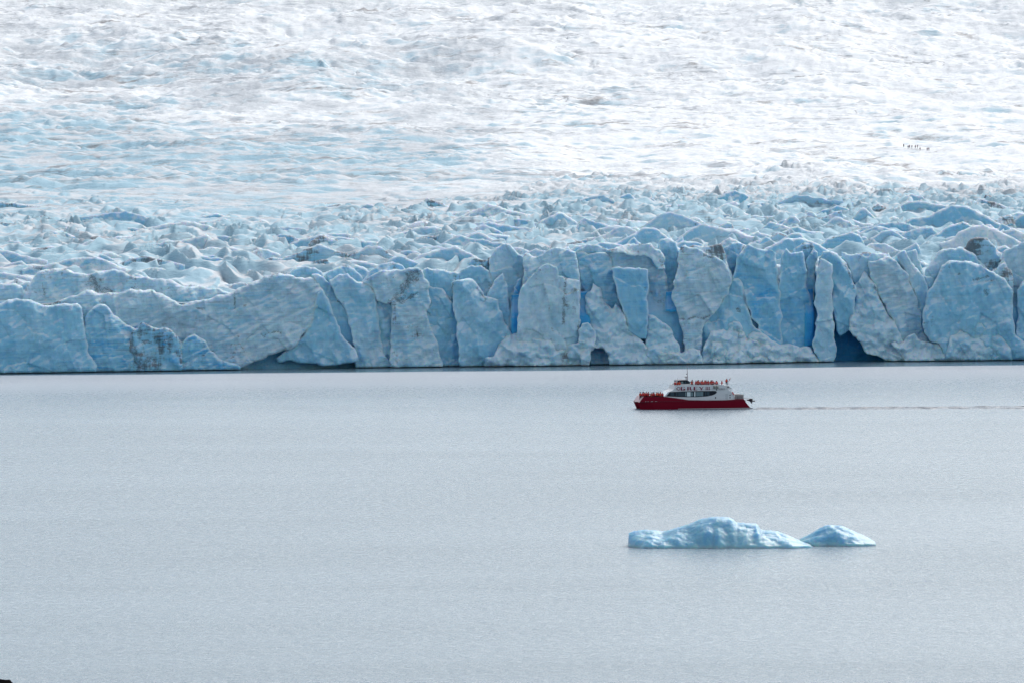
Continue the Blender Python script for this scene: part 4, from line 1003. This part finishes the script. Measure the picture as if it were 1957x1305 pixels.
def body_mesh(name, arm, stride=0.0, turn=0.0):
    P = [(0, 0, 0.93), (0, 0, 1.12), (0, 0, 1.32), (0, 0, 1.44), (0, -0.01, 1.52), (0, -0.02, 1.60), (0, -0.02, 1.68)]
    R = [(0.15, 0.11), (0.14, 0.105), (0.17, 0.115), (0.09, 0.08), 0.055, 0.085, 0.075]
    E = [(0, 1), (1, 2), (2, 3), (3, 4), (4, 5), (5, 6)]
    P.append((0, -0.115, 1.615)); R.append(0.014); E.append((5, 7))       # nose
    for s_ in (-1, 1):
        i = len(P)
        if arm == 'rail': pts_ = [(0.20 * s_, 0, 1.38), (0.26 * s_, -0.08, 1.12), (0.20 * s_, -0.34, 1.06), (0.18 * s_, -0.43, 1.06)]
        elif arm == 'down': pts_ = [(0.20 * s_, 0, 1.38), (0.25 * s_, 0.02, 1.10), (0.25 * s_, -0.06, 0.86), (0.24 * s_, -0.08, 0.77)]
        elif arm == 'photo': pts_ = [(0.20 * s_, 0, 1.38), (0.27 * s_, -0.14, 1.22), (0.12 * s_, -0.26, 1.50), (0.07 * s_, -0.24, 1.57)]
        else: pts_ = [(0.20 * s_, 0, 1.38), ((0.30 if s_ > 0 else 0.25) * s_, -0.02, (1.55 if s_ > 0 else 1.10)), ((0.40 if s_ > 0 else 0.24) * s_, -0.06, (1.78 if s_ > 0 else 0.86)), ((0.42 if s_ > 0 else 0.24) * s_, -0.07, (1.86 if s_ > 0 else 0.77))]
        P += pts_; R += [0.07, 0.05, 0.04, 0.038]; E += [(2, i), (i, i + 1), (i + 1, i + 2), (i + 2, i + 3)]
    for s_ in (-1, 1):
        i = len(P)
        P += [(0.10 * s_, stride * s_ * 0.15, 0.80), (0.11 * s_, stride * s_ * 0.5, 0.48), (0.12 * s_, stride * s_, 0.09), (0.13 * s_, stride * s_ - 0.15, 0.05)]
        R += [0.095, 0.068, 0.048, 0.045]; E += [(0, i), (i, i + 1), (i + 1, i + 2), (i + 2, i + 3)]
    def cl(c):
        if c.z > 1.47 and abs(c.x) < 0.12 and c.z < 1.8: return 1
        if c.z < 0.90 and abs(c.x) < 0.20: return 2
        return 0
    return skin_mesh(name, P, E, R, [CLOTH, SKIN, TROU], cl)
BODIES = [body_mesh('person_body', a_, st) for a_, st in (('rail', 0.0), ('down', 0.06), ('photo', 0.0), ('wave', 0.05))]
HIKER = body_mesh('person_body', 'down', 0.22)
def shell(name, rings, n_=12, mats=None, cap=True):
    V, Fc = [], []
    for (z_, rx, ry, cy) in rings:
        for k in range(n_):
            a_ = 2 * math.pi * k / n_
            V.append((rx * math.cos(a_), cy + ry * math.sin(a_), z_))
    for i in range(len(rings) - 1):
        for k in range(n_): Fc.append((i * n_ + k, i * n_ + (k + 1) % n_, (i + 1) * n_ + (k + 1) % n_, (i + 1) * n_ + k))
    if cap: Fc += [tuple(range(n_))[::-1], tuple((len(rings) - 1) * n_ + k for k in range(n_))]
    me = bpy.data.meshes.new(name); me.from_pydata(V, [], Fc); me.update()
    me.polygons.foreach_set('use_smooth', np.ones(len(Fc), bool))
    me.materials.append(CLOTH)
    return me
VEST = shell('life_jacket', [(0.98, 0.19, 0.15, 0), (1.02, 0.225, 0.19, -0.01), (1.2, 0.235, 0.205, -0.02), (1.36, 0.235, 0.19, -0.02), (1.44, 0.17, 0.15, -0.02), (1.50, 0.115, 0.12, 0.0)])
HOOD = shell('hood', [(1.56, 0.085, 0.07, 0.03), (1.60, 0.105, 0.10, 0.015), (1.66, 0.108, 0.108, 0.0), (1.72, 0.092, 0.095, -0.01), (1.765, 0.05, 0.05, -0.01)])
PACK = shell('backpack', [(0.98, 0.13, 0.07, 0.19), (1.05, 0.17, 0.11, 0.2), (1.35, 0.17, 0.11, 0.2), (1.5, 0.12, 0.07, 0.18)])
ORD = ['first', 'second', 'third', 'fourth', 'fifth', 'sixth', 'seventh', 'eighth', 'ninth', 'tenth', 'eleventh', 'twelfth', 'thirteenth', 'fourteenth', 'fifteenth', 'sixteenth', 'seventeenth', 'eighteenth', 'nineteenth', 'twentieth', 'twenty-first', 'twenty-second', 'twenty-third', 'twenty-fourth']
def person(loc, rz, body, jacket, vest, hood, label, group, scale=1.0, pack=None):
    o = bpy.data.objects.new('person', body); COL.objects.link(o)
    o.location = loc; o.rotation_euler = (0, 0, rz); o.scale = (scale,) * 3
    o.color = (*jacket, 1)
    o['label'] = label; o['category'] = 'person'; o['group'] = group
    for nm, me, c in (('life_jacket', VEST, vest), ('hat', HOOD, hood), ('backpack', PACK, pack)):
        if c is None: continue
        k = bpy.data.objects.new(nm, me); COL.objects.link(k); k.parent = o; k.color = (*c, 1)
    return o
def on_boat(zx, y, z):
    v = Matrix.Rotation(YAW, 3, 'Z') @ Vector((bx_(zx), y, z))
    return (X0b + v.x, Y0b + v.y, z)
pr = random.Random(5)
ORANGE = [(0.60, 0.055, 0.02), (0.66, 0.10, 0.035), (0.50, 0.02, 0.03), (0.56, 0.04, 0.04)]
VNAME = ['orange', 'light orange', 'red', 'bright red']
JK = [((0.03, 0.03, 0.06), 'navy'), ((0.02, 0.02, 0.02), 'black'), ((0.25, 0.03, 0.05), 'dark red'), ((0.10, 0.10, 0.11), 'grey'), ((0.05, 0.09, 0.10), 'teal')]
HC = [(0.02, 0.015, 0.02), (0.04, 0.02, 0.05), (0.30, 0.03, 0.05), (0.06, 0.06, 0.07), (0.12, 0.07, 0.05)]
fore = [(224, 1.5), (246, 0.7), (266, 2.0), (292, 3.4), (322, 0.8), (342, 2.4), (364, 0.7), (388, 0.9), (408, 1.9), (440, 0.8), (462, 2.1), (484, 0.8), (502, 1.8), (520, 0.9), (234, 2.6), (279, 1.2), (307, 1.9), (425, 2.8), (472, 1.5)]
fore.sort()
DZ1 = bz_(528) + 0.005
for i, (zx, y) in enumerate(fore):
    v = i % 4 if i < 18 else 2
    j = pr.randrange(5)
    person(on_boat(zx, y, DZ1), YAW + rad(pr.uniform(-50, 50)) + (rad(180) if pr.random() < 0.4 else 0), BODIES[pr.choice([0, 1, 2, 0])], JK[j][0], ORANGE[v], pr.choice(HC),
           'passenger in %s life jacket, %s from the bow on the foredeck' % (VNAME[v], ORD[i]), 'passengers crowded on the foredeck', pr.uniform(0.93, 1.02))
for i, (zx, y) in enumerate(((692, 1.2), (722, 0.9), (750, 1.0))):
    v = [2, 0, 1][i]
    person(on_boat(zx, y, bz_(373) + 0.005), YAW + rad(pr.uniform(-30, 30)), BODIES[[0, 2, 0][i]], (0.3, 0.05, 0.04), ORANGE[v], HC[i],
           'passenger in %s life jacket, %s from the front beside the wheelhouse' % (VNAME[v], ORD[i]), 'passengers in front of the wheelhouse', 0.88)
upper = [(922, 1.4), (948, 3.0), (968, 0.7), (996, 0.8), (1020, 1.9), (1038, 0.7), (1062, 0.9), (1080, 2.6), (1098, 0.8), (1118, 1.8), (1136, 0.7), (1158, 2.9), (1178, 0.9), (1198, 0.8), (1222, 1.7), (1242, 0.8), (1262, 1.5), (1010, 2.8), (1052, 1.8), (1108, 2.6), (1148, 1.3), (1188, 1.9), (1212, 3.2)]
upper.sort()
for i, (zx, y) in enumerate(upper):
    v = (i * 3) % 4
    j = pr.randrange(5)
    vest = ORANGE[v] if i not in (1, 4) else None
    lab = ('passenger in %s life jacket, %s behind the wheelhouse on the top deck' % (VNAME[v], ORD[i])) if vest else 'passenger in dark jacket without life vest, %s behind the wheelhouse' % ORD[i]
    jc = JK[j][0] if vest else (0.03, 0.03, 0.05)
    person(on_boat(zx, y, bz_(373) + 0.005), YAW + rad(pr.uniform(-60, 60)) + (rad(180) if pr.random() < 0.5 else 0), BODIES[pr.choice([0, 1, 2]) if i != 14 else 3], jc, vest, pr.choice(HC),
           lab, 'passengers along the top deck rail', pr.uniform(0.86, 1.0))
person(on_boat(1328, 1.4, bz_(373) + 0.005), YAW + rad(80), BODIES[1], (0.5, 0.04, 0.05), ORANGE[2], (0.3, 0.03, 0.05), 'lone passenger in red standing at the aft end of the top deck', 'passengers at the stern', 0.92)
person(on_boat(1392, 1.6, bz_(331)), YAW + rad(-20), BODIES[1], (0.22, 0.02, 0.06), ORANGE[0], (0.06, 0.01, 0.06), 'passenger in dark coat under orange vest on the aft platform', 'passengers at the stern', 0.78)
person(on_boat(1408, 2.1, bz_(331)), YAW + rad(30), BODIES[0], (0.10, 0.01, 0.06), None, (0.05, 0.01, 0.05), 'passenger in dark purple coat beside the orange vest on the aft platform', 'passengers at the stern', 0.76)

# hikers roped along the ice, standing on the ice field
def field_hit(px, py):
    rx, rz = ray(px, py)
    Ys = np.arange(2350, 3600, 1.5)
    g = terrain(rx * Ys, Ys) - (CAMZ + rz * Ys)
    k = int(np.argmax(g > 0))
    return float(rx * Ys[k]), float(Ys[k]), float(terrain(np.array([rx * Ys[k]]), np.array([Ys[k]]))[0])
hk = [(1727.0, 283.6, 'slim'), (1735.6, 285.0, ''), (1738.4, 284.6, ''), (1742.6, 285.0, ''), (1749.4, 286.3, ''), (1753.2, 286.2, ''), (1758.4, 289.0, ''), (1772.0, 289.6, ''), (1775.2, 289.8, '')]
for i, (px, py, _) in enumerate(hk):
    X_, Y_, Z_ = field_hit(px, py)
    person((X_, Y_, Z_ - 0.03), rad(pr.uniform(0, 360)), HIKER, pr.choice([(0.03, 0.01, 0.05), (0.02, 0.02, 0.04), (0.10, 0.01, 0.03)]), None, (0.03, 0.01, 0.04),
           'tiny dark-clothed hiker on the glacier, %s of the line from the left' % ORD[i], 'hikers crossing the glacier', 0.98, pack=(0.05, 0.01, 0.06) if i % 2 else (0.12, 0.01, 0.04))

# ------------------------------------------------------------------ near shore: hillside and the rock at the corner
hx = np.linspace(-400, 400, 120); hy = np.concatenate([[-300, -60], np.linspace(-20, 150, 90)])
HX, HY = np.meshgrid(hx, hy)
HZ = np.interp(HY, [-300, -60, 8, 14, 30, 120, 150], [70, 52, 47.2, 46.2, 38, 0, -3]) + np.where(np.abs(HX) > 6, 0.5, 0.12) * fbm(HX / 9, HY / 7, 3, 600)
mesh_obj('hillside', np.stack([HX, HY, HZ], -1).reshape(-1, 3), grid_faces(*HX.shape), flat('dark_scree', (0.09, 0.085, 0.075), 0.9, 0.1, wear=0.5), smooth=True, kind='structure')
RY = 13.0
rxs = np.linspace(-1.35, 0.03, 90); rys = np.linspace(-0.5, 0.6, 50)
xe, ze = at(30, 1305, RY); xl, zl = at(0, 1299.5, RY)
GX, GY = np.meshgrid(rxs, rys)
ztop = float(zl) + 0.004 + 0.010 * fbm(GX / 0.05, GY / 0.10, 3, 611) - 0.15 * np.maximum(GY, 0) + 0.12 * sst(-0.1, -0.9, GX)
edge_ = sst(0.03, -0.012, GX + 0.012 * pn(GY / 0.1, GY * 0, 5)) * sst(-0.5, -0.25, GY) * sst(0.6, 0.3, GY) * sst(-1.35, -1.0, GX)
GZ = 46.2 + (ztop - 46.2) * edge_ ** 0.35
rock = mesh_obj('boulder', np.stack([GX + float(xe), GY + RY, GZ], -1).reshape(-1, 3), grid_faces(*GX.shape), flat('black_rock', (0.006, 0.006, 0.006), 0.95, 0.0), smooth=True)
rock['label'] = 'black rock edge poking into the lower left corner'; rock['category'] = 'rock'
